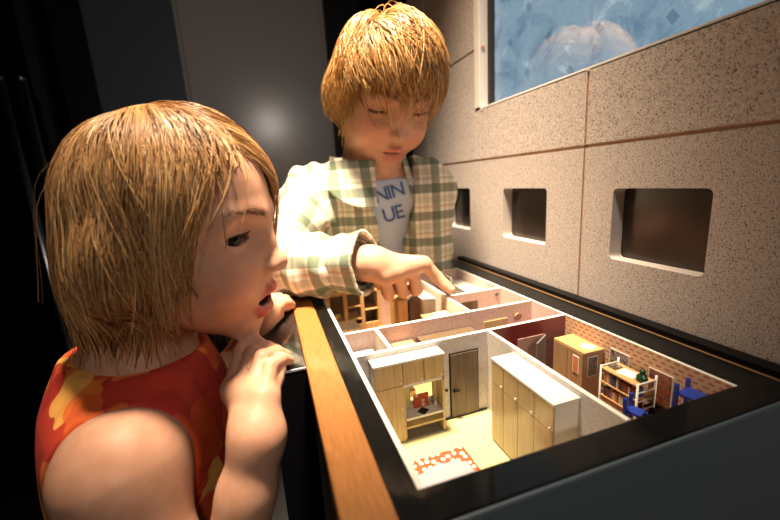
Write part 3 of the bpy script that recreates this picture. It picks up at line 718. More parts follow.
def head_tint(p, mouth, lp=1.0):
    q = p.copy(); q[:, 1] = np.abs(q[:, 1])
    lu = chain(q, [(.0842, 0, -.0298-MZ), (.0826, .0065, -.0290-MZ), (.0775, .0135, -.0325-MZ), (.0705, .0205, -.0368-MZ)], [.0050*lp, .0052*lp, .0043*lp, .0018], .003)
    ll = chain(q, [(.0812-mouth*.25, 0, -.0455-mouth*.55-MZ), (.0797-mouth*.25, .0078, -.0447-mouth*.5-MZ), (.0750, .0138, -.0405-mouth*.3-MZ), (.0705, .0195, -.0370-MZ)], [.0066*lp, .0066*lp, .0050*lp, .0018], .003)
    l = np.minimum(lu, ll); lips = np.clip(1-(l-.0007)/.0014, 0, 1)
    mo = ell(q, (.0740, 0, -.0367-mouth*.25-MZ), (.0110, .0160, .0010+mouth*.6)); inn = np.clip(1-mo/.002, 0, 1)*(mouth > .001)
    rosy = np.clip(1-sph(q, (.066, .036, -.016), .008)/.022, 0, 1)
    no = np.clip(1-ell(q, (.0850, .0058, -.0165), (.0050, .0030, .0036))/.002, 0, 1)
    return lips, np.clip(inn+no, 0, 1), rosy
def skin_mat():
    mt, t, b = nt('child_skin')
    a = N(t, 'ShaderNodeVertexColor', layer_name='tint'); s = N(t, 'ShaderNodeSeparateColor'); t.links.new(a.outputs[0], s.inputs[0])
    n = N(t, 'ShaderNodeTexNoise', Scale=90.0, Detail=4.0); co = N(t, 'ShaderNodeTexCoord'); t.links.new(co.outputs['Object'], n.inputs['Vector'])
    base = ramp(t, [(.3, (.45, .23, .142)), (.7, (.51, .28, .187))]); t.links.new(n.outputs['Fac'], base.inputs[0])
    prev = base.outputs[0]
    for ch, col, k in ((2, (.50, .195, .13), .6), (0, (.46, .105, .09), .95), (1, (.055, .010, .008), 1.0)):
        mx = N(t, 'ShaderNodeMix', data_type='RGBA'); mu = N(t, 'ShaderNodeMath', operation='MULTIPLY'); mu.inputs[1].default_value = k
        t.links.new(s.outputs[ch], mu.inputs[0]); t.links.new(mu.outputs[0], mx.inputs[0]); t.links.new(prev, mx.inputs[6]); mx.inputs[7].default_value = (*col, 1); prev = mx.outputs[2]
    t.links.new(prev, b.inputs['Base Color']); b.inputs['Roughness'].default_value = .48; b.inputs['Specular IOR Level'].default_value = .25
    b.inputs['Subsurface Weight'].default_value = .25; b.inputs['Subsurface Radius'].default_value = (1, .35, .2); b.inputs['Subsurface Scale'].default_value = .004
    n2 = N(t, 'ShaderNodeTexNoise', Scale=700.0, Detail=2.0); t.links.new(co.outputs['Object'], n2.inputs['Vector'])
    bp = N(t, 'ShaderNodeBump', Strength=.06, Distance=.0006); t.links.new(n2.outputs['Fac'], bp.inputs['Height']); t.links.new(bp.outputs[0], b.inputs['Normal'])
    return mt
M['skin'] = skin_mat()
def eye_mat():
    mt, t, b = nt('eyeball'); co = N(t, 'ShaderNodeTexCoord').outputs['Object']
    s = N(t, 'ShaderNodeSeparateXYZ'); t.links.new(co, s.inputs[0])
    a = N(t, 'ShaderNodeMath', operation='DIVIDE'); a.inputs[1].default_value = ER; t.links.new(s.outputs[0], a.inputs[0])
    r = ramp(t, [(0, (.36, .29, .265)), (.775, (.34, .27, .25)), (.80, (.012, .007, .005)), (.86, (.030, .014, .007)), (.93, (.022, .010, .005)), (.945, (.001, .001, .001))]); t.links.new(a.outputs[0], r.inputs[0])
    t.links.new(r.outputs[0], b.inputs['Base Color']); b.inputs['Roughness'].default_value = .12; b.inputs['Specular IOR Level'].default_value = .2
    return mt
M['eye'] = eye_mat()
def hair_mat(name, cols):
    mt, t, b = nt(name); a = N(t, 'ShaderNodeVertexColor', layer_name='strand'); s = N(t, 'ShaderNodeSeparateColor'); t.links.new(a.outputs[0], s.inputs[0])
    r = ramp(t, [(i/(len(cols)-1), c) for i, c in enumerate(cols)]); t.links.new(s.outputs[0], r.inputs[0]); t.links.new(r.outputs[0], b.inputs['Base Color'])
    b.inputs['Roughness'].default_value = .38; b.inputs['Specular IOR Level'].default_value = .45
    return mt
M['hair_girl'] = hair_mat('honey_blond_hair', [(.13, .060, .022), (.29, .145, .052), (.45, .25, .095), (.62, .39, .18)])
M['hair_boy'] = hair_mat('golden_blond_hair', [(.16, .075, .022), (.34, .17, .05), (.48, .26, .09), (.58, .36, .15)])
M['brow'] = mat('brow_hair', (.20, .10, .05), .6)
M['lash'] = mat('dark_lash', (.03, .016, .01), .6)
def strands_mesh(P, r0, rnd):
    """P (n, k, 3) polylines -> three sided tapering tubes"""
    n, k, _ = P.shape
    T = np.gradient(P, axis=1); T /= np.linalg.norm(T, axis=2, keepdims=True)+1e-9
    ref = rnd.normal(size=(n, 1, 3)); A = np.cross(T, ref); A /= np.linalg.norm(A, axis=2, keepdims=True)+1e-9; Bv = np.cross(T, A)
    tp = np.linspace(0, 1, k); rad = r0[:, None]*np.where(tp < .6, 1, 1-.9*(tp-.6)/.4)[None]
    rings = []
    for j in range(3):
        a = 2*math.pi*j/3; rings.append(P+(A*math.cos(a)+Bv*math.sin(a))*rad[..., None])
    V = np.stack(rings, 2).reshape(-1, 3)
    i = np.arange(n)[:, None, None]; s = np.arange(k-1)[None, :, None]; j = np.arange(3)[None, None, :]; j2 = (j+1) % 3
    b = i*k*3+s*3
    F = np.stack([b+j, b+j2, b+3+j2, b+3+j], -1).reshape(-1, 4); return V, F
def grow_hair(n, crown, zcut, coll, rnd, hairline, steps=18, ds=.0105, grav=.55, swirl=0.0, lay=(.002, .014), gdir=V3(0, 0, -1), clump=220, cl=.55, drag=None, slack=.35, jt=.10, layf=None):
    """strands combed from the crown down over the head (head space)"""
    cc = V3(*CC); rr = V3(*CR)
    crown = crown/np.linalg.norm(crown); P0 = []
    while len(P0) < n:
        v = rnd.normal(size=(n*2, 3)); v /= np.linalg.norm(v, axis=1, keepdims=True); p = cc+v*rr; ok = hairline(p); P0 += list(p[ok])
    p = np.array(P0[:n]); cen = np.array(P0[:clump]); ci = np.argmin(((p[:, None, :]-cen[None])**2).sum(2), 1)
    off = rnd.uniform(lay[0], lay[1], n); coff = rnd.normal(size=(clump, 3))*.35; jit = rnd.normal(size=(n, 3))*jt
    if layf is not None: off = off*layf(p)
    zj = -1.0*(rnd.uniform(size=n) < .06)*rnd.uniform(.01, .06, n)+rnd.normal(size=n)*.006+rnd.normal(size=clump)[ci]*.007
    nrm = (p-cc)/rr**2; nrm /= np.linalg.norm(nrm, axis=1, keepdims=True)
    away = p-(cc+crown*rr); d = away-(away*nrm).sum(1, keepdims=True)*nrm; d /= np.linalg.norm(d, axis=1, keepdims=True)+1e-6
    if swirl: d = d+swirl*np.cross(nrm, d)
    d = d+nrm*.12; path = [p.copy()]; alive = np.ones(n, bool)
    for s in range(steps):
        t = s/steps
        d = d+gdir*grav*(.25+.75*t)+ (coff[ci]*cl+jit)*.22
        if drag is not None: d = d+drag(p)
        d /= np.linalg.norm(d, axis=1, keepdims=True)
        q = p+d*ds
        f = coll(q); e = .001; need = off*min(1, .35+s*.25); top = need+.0015+np.clip(.005-q[:, 2], 0, .1)*slack
        gr = np.stack([coll(q+np.eye(3)[a]*e)-coll(q-np.eye(3)[a]*e) for a in range(3)], -1); gr /= np.linalg.norm(gr, axis=1, keepdims=True)+1e-9
        mv = np.clip(np.maximum(need-f, 0)-np.maximum(f-top, 0)*.8, -.012, .012); q = q+gr*mv[:, None]
        dn = (d*gr).sum(1, keepdims=True); mk = (np.abs(mv) > 1e-6)[:, None]; d = np.where(mk, d-dn*gr*.9, d); d /= np.linalg.norm(d, axis=1, keepdims=True)+1e-9
        az = np.degrees(np.arctan2(q[:, 1], q[:, 0]-.0)); alive &= (q[:, 2] > zcut(az)+zj) | (s < 1)
        p = np.where(alive[:, None], q, p+(q-p)*.012); path.append(p.copy())
    P = np.stack(path, 1); far = coll(P.reshape(-1, 3)).reshape(n, -1)*(P[:, :, 2] > .05); far = far.max(1); k = far <= np.maximum(np.quantile(far, .994), .001)
    return P[k], ci[k]
def hair_object(name, person, R, O, paths, ci, rad, rnd, cap, mt):
    V, F = strands_mesh(paths, rad, rnd); k = paths.shape[1]; n = len(paths)
    c = np.clip(rnd.normal(.55, .20, n)+rnd.normal(0, .17, ci.max()+1)[ci], 0, 1); col = np.repeat(c, k*3)
    tint = np.concatenate([np.full(len(cap[0]), .38), col])[:, None]
    Vw = np.concatenate([cap[0], V]) @ R.T + O
    return vmesh(name, [(Vw, np.concatenate([cap[1], F+len(cap[0])]))], [mt], person, {'strand': np.repeat(tint, 3, 1)}, np.array(parent_org(person)))
def eyes(person, R, O, look, lidz):
    """eyeballs (looking along look, head space), lashes and brows"""
    org = np.array(parent_org(person))
    for s in (1, -1):
        bm = bmesh.new(); bmesh.ops.create_uvsphere(bm, u_segments=32, v_segments=24, radius=ER)
        for v in bm.verts:
            if v.co.z > ER*.86: v.co.z += (v.co.z-ER*.86)*.35
        bmesh.ops.rotate(bm, verts=bm.verts, cent=(0, 0, 0), matrix=Matrix.Rotation(math.radians(90), 3, 'Y'))
        o = from_bm('eyeball', bm, M['eye'], person, True)
        c = R @ (EYE*V3(1, s, 1))+O; o.location = c-org; lk = R @ V3(*look); o.rotation_euler = Vector(lk).to_track_quat('X', 'Z').to_euler()
def brow_lash(person, R, O, rnd, hmat, lid, sd, browz=.0385):
    org = np.array(parent_org(person))
    def add(name, P, r): V, F = strands_mesh(np.array(P) @ R.T+O, np.full(len(P), r), rnd); vmesh(name, [(V, F)], [M['lash'] if name == 'eyelashes' else M['brow']], person, None, org)
    for s in (1, -1):
        P = []
        for i in range(110):
            t = rnd.uniform(0, 1); y = .011+.034*t; x = .0795-.020*t**1.8; z = browz+.004*math.sin(t*2.6)+rnd.normal()*.0012
            d = V3(-.35, 1, .35-.7*t); d /= np.linalg.norm(d); L = .0065
            P.append([V3(x+.0012, s*y, z)+V3(d[0], s*d[1], d[2])*L*u for u in (0, .33, .66, 1)])
        P = np.array(P).reshape(-1, 3); lift = np.tile([.0001, .0007, .0009, .0003], len(P)//4)
        for _ in range(6):
            e = .0005; g_ = np.stack([sd(P+np.eye(3)[k]*e)-sd(P-np.eye(3)[k]*e) for k in range(3)], -1)/(2*e); P = P-g_*(sd(P)-lift)[:, None]
        P = P.reshape(-1, 4, 3)
        add('eyebrow', P, .00019); P = []
        for i in range(28):
            a = math.radians(-64+i*4.6); b_ = .0036-lid*1.3
            c = EYE*V3(1, s, 1); zc = b_*math.cos(a*.9)
            base = c+V3(math.cos(a)*math.sqrt(max(1e-6, (ER+.0014)**2-zc**2)), s*math.sin(a)*(ER+.0014), zc)
            d = V3(math.cos(a), s*math.sin(a)*1.1, .12-lid*60)
            P.append([base+d*(.0062*u)+V3(0, 0, .0028*u*u) for u in (0, .33, .66, 1)])
        add('eyelashes', P, .0003)

# ================================================================ the girl
G_R = rotm(-16, 7, 3); eyeN = V3(EYE[0]+.010, -EYE[1], EYE[2])
G_O = at(238, 238, .308)-G_R @ eyeN
rg = np.random.default_rng(3)
girl = tag(empty('person', (0, 0, 0), 'child with bobbed blond hair in a sleeveless orange patterned dress', 'person'))
girl.location = (G_O[0]-.04, G_O[1], FZ*U)
MOUTH_G = .0095
gh = lambda p: head_sdf((p-G_O) @ G_R, MOUTH_G, .0007, .86)
nkA = G_O+G_R @ V3(-.022, 0, -.015); nkB = V3(-.142, .398, -.005)
shR, shL = V3(-.126, .290, -.037), V3(-.152, .508, -.030)
elR, wrR = V3(-.092, .236, -.215), at(258, 438, .285)
def L3(a, b, t): return a+(b-a)*t
gfin = []                                                    # girl's right hand: (points, radii)
def ongz(px, py, z):
    d = (px-390)/FPX*RX-(py-260)/FPX*UPV+FW; return CAM+d*((z-CAM[2])/d[2])
for (mcp, pip, dip, tip, r) in (((231, 388, .318), (241, 355, .338), (260, 347, .352), (275, 348, .0070), .0064), ((241, 387, .310), (252, 353, .331), (268, 348, .344), (280, 352, .0070), .0066),
                                ((252, 390, .302), (262, 357, .322), (276, 352, .335), (286, 355, .0070), .0064), ((264, 395, .296), (271, 365, .312), (281, 359, .325), (289, 360, .0065), .0060)):
    pts = [at(*mcp), at(*pip), at(*dip), ongz(*tip)]; gfin.append((pts, [r*1.15, r*1.02, r*.95, r*.8]))
g_thumb = ([at(262, 420, .292), at(268, 398, .30), at(274, 380, .315), at(279, 370, .322)], [.0105, .0085, .0075, .0062])
def hand_sdf(p, wr, fins, thumb, wrad, kf=.0035, flat=None):
    mc = [f[0][0] for f in fins]; d = cone(p, wr, L3(wr, (mc[1]+mc[2])/2, .25), wrad, wrad*.98)
    for i, m_ in enumerate(mc):
        w_ = L3(wr, m_, .12); d = smin(d, cone(p, w_, m_, wrad*.66, fins[i][1][0]*1.12), .011)
    for i in range(3): d = smin(d, cone(p, L3(mc[i], wr, .1), L3(mc[i+1], wr, .1), .0085, .0085), .008)
    e = None
    for pts, rad in fins:
        f = chain(p, pts, rad, .002); e = f if e is None else smin(e, f, .0008)
    f = chain(p, thumb[0], thumb[1], .003); d = smin(d, f, .008)
    return smin(d, e, kf)
# left hand lies on the ledge
wrL = ongz(257, 317, .020); glf = []
for (a, b_, c, e) in (((268, 312), (277, 307), (283, 306), (287, 307)), ((269, 308), (280, 304), (287, 303), (291, 305)), ((267, 305), (278, 301), (285, 300), (289, 302)), ((264, 303), (273, 299), (279, 298), (283, 299))):
    glf.append(([ongz(*a, .020), ongz(*b_, .020), ongz(*c, .014), ongz(*e, .0075)], [.0085, .0075, .007, .006]))
gl_thumb = ([ongz(262, 319, .016), ongz(268, 319, .014), ongz(274, 317, .010), ongz(279, 315, .0075)], [.010, .0085, .0075, .006])
elL = V3(-.115, .50, -.17)
def girl_arms(p):
    a = smin(cone(p, shR, L3(shR, elR, .45), .039, .0305), cone(p, L3(shR, elR, .45), elR, .0305, .026), .02)
    a = smin(a, chain(p, [elR, L3(elR, wrR, .35), L3(elR, wrR, .8), wrR], [.026, .0265, .0205, .0185], .01), .01)
    h = grp(p, at(258, 390, .31), .075, lambda q: hand_sdf(q, wrR, gfin, g_thumb, .0175)); a = smin(a, h, .014)
    b_ = chain(p, [shL, elL, L3(elL, wrL, .7), wrL], [.038, .026, .019, .0155], .012)
    h2 = grp(p, ongz(272, 308, .015), .075, lambda q: hand_sdf(q, wrL, glf, gl_thumb, .0155)); b_ = smin(b_, h2, .012)
    return np.minimum(a, b_)
tors = [(L3(nkB, V3(-.140, .398, -.16), .45), (.062, .092, .075)), (V3(-.140, .398, -.13), (.066, .088, .13)), (V3(-.15, .398, -.27), (.068, .088, .12))]
def girl_torso(p):
    d = None
    for c, r in tors:
        e = ell(p, c, r); d = e if d is None else smin(d, e, .05)
    d = smin(d, cone(p, shR, shL, .036, .036), .05); return d
def girl_body(p):
    d = grp(p, G_O, .155, gh)
    d = smin(d, grp(p, (nkA+nkB)/2, .12, lambda q: cone(q, nkA, nkB, .043, .045)), .022)
    d = smin(d, girl_torso(p), .035)
    return smin(d, girl_arms(p), .022)
legs = lambda p: np.minimum(chain(p, [V3(-.15, .35, -.30), V3(-.145, .35, -.56), V3(-.155, .35, -.80)], [.065, .045, .032], .02), chain(p, [V3(-.15, .446, -.30), V3(-.145, .446, -.56), V3(-.155, .446, -.80)], [.065, .045, .032], .02))
feet = lambda p: np.minimum(ell(p, (-.125, .35, -.823), (.075, .03, .024)), ell(p, (-.125, .446, -.823), (.075, .03, .024)))
def g_reg(p): return np.maximum(sph(p, G_O+G_R @ V3(0, 0, .02), .119), (V3(-.142, .398, .052)[2]-p[:, 2]-.9*(p[:, 0]+.142))*.74)   # the head, meshed finer
def inbox(v, f, fn, thr, keep):                              # keep the quads on one side of the seam
    c = fn(v[f].mean(1)); return v, f[c < thr] if keep == 'in' else f[c > thr]
hv, hf = mesh_sdf(lambda p: np.maximum(girl_body(p), g_reg(p)), G_O-V3(.14, .12, .14), G_O+V3(.14, .12, .15), .0016)
tl, ti, tr_ = head_tint((hv-G_O) @ G_R, MOUTH_G, .86)
hv, hf = inbox(hv, hf, g_reg, -.0010, 'in')
def low_part(v, f, zc, keep):
    z = v[f][:, :, 2].mean(1); k = z > zc if keep == 'up' else z < zc; return v, f[k]
bv, bf = mesh_sdf(lambda p: smax(np.maximum(girl_body(p), -g_reg(p)-.005), -.31-p[:, 2], .001), V3(-.26, .17, -.315), V3(.05, .58, .10), .0024)
bv, bf = inbox(bv, bf, g_reg, -.0030, 'out')
lv, lf = mesh_sdf(lambda p: smin(legs(p), feet(p), .02), V3(-.25, .25, -.86), V3(-.03, .55, -.20), .006)
gt = np.zeros((len(hv)+len(bv)+len(lv), 3)); gt[:len(hv), 0] = tl; gt[:len(hv), 1] = ti; gt[:len(hv), 2] = tr_
vmesh('body', [(np.concatenate([hv, bv, lv]), np.concatenate([hf, bf+len(hv), lf+len(hv)+len(bv)]))], [M['skin']], girl, {'tint': gt}, np.array(girl.location))
# dress
def dress_mat():
    mt, t, b = nt('orange_print_cotton'); co = N(t, 'ShaderNodeTexCoord').outputs['Object']
    nd = N(t, 'ShaderNodeTexNoise', Scale=26.0, Detail=1.0); t.links.new(co, nd.inputs['Vector'])
    vm = N(t, 'ShaderNodeVectorMath', operation='MULTIPLY_ADD'); vm.inputs[1].default_value = (.05, .05, .05); t.links.new(nd.outputs['Color'], vm.inputs[0]); t.links.new(co, vm.inputs[2])
    mp = N(t, 'ShaderNodeMapping'); mp.inputs['Rotation'].default_value = (.7, .3, .5); mp.inputs['Scale'].default_value = (1, 1, .6); t.links.new(vm.outputs[0], mp.inputs[0])
    n = N(t, 'ShaderNodeTexVoronoi', Scale=38.0); t.links.new(mp.outputs[0], n.inputs['Vector']); sc_ = N(t, 'ShaderNodeSeparateColor'); t.links.new(n.outputs['Color'], sc_.inputs[0])
    r = ramp(t, [(0, (.44, .022, .012)), (.22, (.60, .075, .014)), (.45, (.74, .17, .022)), (.62, (.50, .035, .014)), (.78, (.66, .11, .016)), (.88, (.80, .38, .08))], 'CONSTANT'); t.links.new(sc_.outputs[0], r.inputs[0])
    n3 = N(t, 'ShaderNodeTexNoise', Scale=60.0, Detail=4.0); t.links.new(co, n3.inputs['Vector'])
    mx = N(t, 'ShaderNodeMix', data_type='RGBA', blend_type='MULTIPLY'); mx.inputs[0].default_value = .6; r3 = ramp(t, [(.3, (.62, .55, .5)), (.6, (1, 1, 1))]); t.links.new(n3.outputs['Fac'], r3.inputs[0])
    t.links.new(r.outputs[0], mx.inputs[6]); t.links.new(r3.outputs[0], mx.inputs[7]); t.links.new(mx.outputs[2], b.inputs['Base Color']); b.inputs['Roughness'].default_value = .75
    n2 = N(t, 'ShaderNodeTexNoise', Scale=900.0); t.links.new(co, n2.inputs['Vector']); bp = N(t, 'ShaderNodeBump', Strength=.2, Distance=.0005); t.links.new(n2.outputs['Fac'], bp.inputs['Height']); t.links.new(bp.outputs[0], b.inputs['Normal'])
    return mt
M['dress'] = dress_mat()
ax = (shL-shR)/np.linalg.norm(shL-shR)
def dress(p):
    d = smin(girl_torso(p), cone(p, V3(-.15, .398, -.30), V3(-.15, .398, -.50), .10, .15), .06)
    d = smin(d, cone(p, nkB+V3(0, 0, -.02), nkB+V3(.006, 0, .034), .060, .048), .03)-.0065
    d = d+.0016*np.sin(p[:, 2]*95+p[:, 1]*40)*np.clip((-p[:, 2]-.05)/.1, 0, 1)
    d = smax(d, p[:, 2]-(nkB[2]+.022+.10*(p[:, 0]-nkB[0])*-1.0), .004)                 # neckline
    d = smax(d, -cone(p, nkB+V3(0, 0, -.012), nkA, .0485, .0465), .003)
    u = (p-shR) @ ax; w_ = (p-shL) @ -ax
    cutR = np.maximum(.018-u, sph(p, shR+V3(0, 0, -.03), .115)); cutL = np.maximum(.018-w_, sph(p, shL+V3(0, 0, -.03), .115))
    d = smax(d, -smax(.020-u+.25*np.clip(-(p[:, 2]-shR[2]), -.05, .2), 0*u-.5, .001), .003) if False else d
    d = smax(d, .010-u-.35*np.clip(p[:, 2]-shR[2]-.02, -.2, 0)*0, .003); d = smax(d, .010-w_, .003)
    d = smax(d, -.52-p[:, 2], .002); return d
dv, df = mesh_sdf(dress, V3(-.34, .20, -.53), V3(.04, .60, .06), .0026)
vmesh('dress', [(dv, df)], [M['dress']], girl, None, np.array(girl.location))
eyes(girl, G_R, G_O, (1, -.42, -.22), .0); brow_lash(girl, G_R, G_O, rg, M['hair_girl'], .0009, lambda q: head_sdf(q, MOUTH_G, .0009))
# hair
def cap_mesh(line, th, lo=V3(-.12, -.10, -.07), hi=V3(.12, .10, .15)):
    return mesh_sdf(lambda p: smax(smin(ell(p, CC, (CR[0]+th, CR[1]+th, CR[2]+th)), ell(p, (-.045, 0, -.005), (.045+th, .058+th, .05+th)), .03), line(p), .004), lo, hi, .004)
ghead = lambda q: smin(smin(ell(q, CC, CR), ell(q, (.026, 0, -.008), (.0535, .0545, .064)), .03), smin(ell(q, (-.012, .066, .006), (.017, .012, .026)), smin(ell(q, (-.012, -.066, .006), (.017, .012, .026)), cone(q, (-.022, 0, -.015), (-.03, 0, -.12), .043, .045), .01), .01), .01)
line_g = lambda p: np.maximum(p[:, 0]*.9-(p[:, 2]-.02)*.55-.018, -.045-p[:, 2])
hl_g = lambda p: (p[:, 0]*.9-(p[:, 2]-.02)*.55 < .018) & (p[:, 2] > -.035)
def zc_g(az):
    return np.interp(az, [-180, -150, -110, -84, -70, -62, -54, -42, -10, 4, 14, 30, 55, 70, 110, 150, 180],
                     [-.064, -.064, -.060, -.056, -.046, -.01, .040, .080, .088, .080, .030, .0, -.03, -.062, -.064, -.066, -.066])
def drag_g(p):                                               # combed off a part above the right brow
    w_ = np.clip((p[:, 0]-.0)/.04, 0, 1)*np.clip((p[:, 2]-.03)/.04, 0, 1); side = p[:, 1] > -.018
    return w_[:, None]*np.where(side[:, None], V3(.02, .30, 0)[None], V3(-.13, -.05, 0)[None])
ghair = lambda q: smin(ghead(q), ell(q, (-.034, 0, -.006), (.043, .058, .052)), .02)
paths, ci = grow_hair(10000, V3(-.30, -.05, 1), zc_g, ghair, rg, hl_g, steps=24, ds=.0105, grav=.30, swirl=.05, lay=(.001, .0095), clump=300, cl=.5, drag=drag_g, slack=.12, jt=.05)
fly, cf = grow_hair(60, V3(-.30, -.05, 1), lambda az: zc_g(az)+.02, ghair, rg, hl_g, steps=24, ds=.0100, grav=.22, swirl=.12, lay=(.006, .018), clump=40, cl=.5, slack=.5, jt=.14)
kp = fly[:, :, 2].max(1) < .131; fly = fly[kp]; cf = cf[kp]; paths = np.concatenate([paths, fly]); ci = np.concatenate([ci, cf])
hair_object('hair', girl, G_R, G_O, paths, ci, np.concatenate([rg.uniform(.00018, .00042, len(paths)-len(fly)), np.full(len(fly), .00012)]), rg, cap_mesh(line_g, .003), M['hair_girl'])
# ================================================================ the boy
B_R = rotm(-87, 37, -3); B_O = at(399, 111, .540)-B_R @ V3(EYE[0]+.010, 0, EYE[2])
rb = np.random.default_rng(5)
boy = tag(empty('person', (0, 0, 0), 'child in an open green and cream plaid shirt pointing down at the glass', 'person'))
bh = lambda p: head_sdf((p-B_O) @ B_R, .0004, .0034, .66)
bnA = B_O+B_R @ V3(-.022, 0, -.015); bnB = V3(.172, .640, .165)
bsR, bsL = at(312, 196, .665), at(425, 190, .655)
boy.location = (bnB[0], bnB[1]+.02, FZ*U)
bwr = at(370, 263, .492); bel = at(272, 268, .555)
GZ = .016*U
bfin = []
pts = [at(424, 264, .502), at(437, 277, .510), at(445, 285, .5085), ongz(451, 290, GZ+.0065)]; bfin.append((pts, [.0094, .0082, .0074, .0062]))
for mcp, (px, py), r in (((411, 268, .495), (417, 290), .0080), ((398, 273, .489), (402.5, 292.5), .0078), ((385.5, 277, .483), (389, 295.5), .0072)):
    pip = ongz(px, py, GZ+r*1.02); dp = (pip-CAM) @ FW; dip = at(px-3, py-2, dp+.018); dip[2] = max(dip[2], GZ+r*.95); tip = at(px-5, py-8, dp+.026); tip[2] = max(tip[2], GZ+r)
    bfin.append(([at(*mcp), pip, dip, tip], [r*1.12, r*1.02, r*.92, r*.82]))
b_thumb = ([at(382, 283, .505), at(395, 288, .52), at(405, 290, .525), at(414, 291, .525)], [.011, .009, .008, .007])
b_thumb[0][3][2] = max(b_thumb[0][3][2], GZ+.008)
def boy_body(p):
    d = grp(p, B_O, .155, bh)
    d = smin(d, grp(p, (bnA+bnB)/2, .13, lambda q: cone(q, bnA, bnB, .046, .050)), .022)
    d = smin(d, boy_torso(p), .03)
    a = chain(p, [bsR, bel, L3(bel, bwr, .7), bwr], [.036, .029, .024, .0215], .015)
    h = grp(p, at(405, 275, .50), .085, lambda q: hand_sdf(q, bwr, bfin, b_thumb, .0215)); a = smin(a, h, .012)
    return smin(d, a, .02)
bt0 = V3(.178, .700, 0)
def boy_torso(p):
    d = ell(p, (bt0[0], bt0[1]-.020, .075), (.105, .060, .105)); d = smin(d, ell(p, (bt0[0], bt0[1]+.030, -.12), (.095, .062, .17)), .05)
    return smin(d, cone(p, bsR, bsL, .036, .036), .05)
bcut = bnB[2]+.022
v1, f1 = mesh_sdf(lambda p: smax(boy_body(p), bcut-.003-p[:, 2], .001), B_O-V3(.12, .15, .15), B_O+V3(.12, .16, .14), .0018)
t1, t2, t3 = head_tint((v1-B_O) @ B_R, .0004, .6); v1, f1 = low_part(v1, f1, bcut-.0015, 'up')
v2, f2 = mesh_sdf(lambda p: smax(boy_body(p), np.maximum(p[:, 2]-bcut, -.2-p[:, 2]), .001), V3(-.06, .40, -.205), V3(.32, .77, bcut+.004), .0022)
v2, f2 = low_part(v2, f2, bcut-.0005, 'down')
bt = np.zeros((len(v1)+len(v2), 3)); bt[:len(v1), 0] = t1*.6; bt[:len(v1), 1] = t2; bt[:len(v1), 2] = t3
vmesh('body', [(np.concatenate([v1, v2]), np.concatenate([f1, f2+len(v1)]))], [M['skin']], boy, {'tint': bt}, np.array(boy.location))
# trousers and shoes (below the table top)
M['denim'] = mat('dark_denim', (.02, .03, .06), .8, bump=.2, bscale=900); M['rubber'] = mat('grey_trainer', (.18, .18, .19), .6)
jl = lambda p: smin(ell(p, (bt0[0], bt0[1]+.03, -.24), (.105, .070, .10)), np.minimum(chain(p, [V3(bt0[0]-.055, .735, -.28), V3(bt0[0]-.055, .735, -.56), V3(bt0[0]-.055, .735, -.81)], [.07, .055, .048], .02), chain(p, [V3(bt0[0]+.055, .735, -.28), V3(bt0[0]+.055, .735, -.56), V3(bt0[0]+.055, .735, -.81)], [.07, .055, .048], .02)), .03)
v, f = mesh_sdf(lambda p: smax(jl(p), -.815-p[:, 2], .002), V3(0, .60, -.83), V3(.36, .84, -.10), .006); vmesh('trousers', [(v, f)], [M['denim']], boy, None, np.array(boy.location))
for s in (-1, 1):
    v, f = mesh_sdf(lambda p: smax(ell(p, (bt0[0]+s*.055, .705, -.822), (.036, .095, .04)), -.847-p[:, 2], .004), V3(0, .5, -.86), V3(.36, .80, -.76), .005); vmesh('shoe', [(v, f)], [M['rubber']], boy, None, np.array(boy.location))
# T-shirt
M['tee'] = mat('grey_tee', (.40, .46, .56), .85, bump=.15, bscale=900); M['tee_print'] = mat('navy_print', (.045, .09, .22), .7)
def chest(p): return smin(boy_torso(p), cone(p, bnB+V3(0, .012, -.06), bnB+V3(0, .004, .005), .054, .050), .03)
def tee(p):
    d = chest(p)-.006; d = smax(d, p[:, 2]-(bnB[2]+.010-.25*(p[:, 1]-bnB[1])*-1), .004); d = smax(d, -.22-p[:, 2], .002)
    return smax(d, np.abs(p[:, 0]-bt0[0])-.085, .004)
v, f = mesh_sdf(tee, V3(.04, .55, -.23), V3(.32, .77, .2), .003); vmesh('t_shirt', [(v, f)], [M['tee']], boy, None, np.array(boy.location))
def tee_letter(ch, px, py, hpx, tilt):
    """one printed letter laid onto the curved front of the T-shirt"""
    cu_ = bpy.data.curves.new('letter', 'FONT'); cu_.body = ch; cu_.align_x = 'CENTER'; cu_.size = 1; cu_.offset = .015; cu_.extrude = .0
    to = bpy.data.objects.new('letter', cu_); me = bpy.data.meshes.new_from_object(to); bpy.data.objects.remove(to); bpy.data.curves.remove(cu_)
    bm = bmesh.new(); bm.from_mesh(me); bmesh.ops.subdivide_edges(bm, edges=bm.edges, cuts=2); 
    V = np.array([v.co[:] for v in bm.verts]); d0 = .60; c = at(px, py, d0); sc_ = hpx/FPX*d0/.7; ct_, st_ = math.cos(tilt), math.sin(tilt)
    lx = V[:, 0]*sc_*ct_-V[:, 1]*sc_*st_; lz = V[:, 0]*sc_*st_+V[:, 1]*sc_*ct_
    ray_ = np.stack([c+RX*a+UPV*b_-CAM for a, b_ in zip(lx, lz)]); ray_ /= np.linalg.norm(ray_, axis=1, keepdims=True); t_ = np.full(len(V), .45)
    for _ in range(60): t_ += tee(CAM+ray_*t_[:, None])*.7
    t_ -= .0012; W_ = CAM+ray_*t_[:, None]-np.array(boy.location)
    for v, w_ in zip(bm.verts, W_): v.co = w_
    from_bm('letter', bm, M['tee_print'], boy)
for ch, px, py in (('N', 383, 201), ('I', 391, 198.5), ('N', 399.5, 196), ('U', 391, 221), ('E', 401, 218)): tee_letter(ch, px, py, 13.5, math.radians(16))
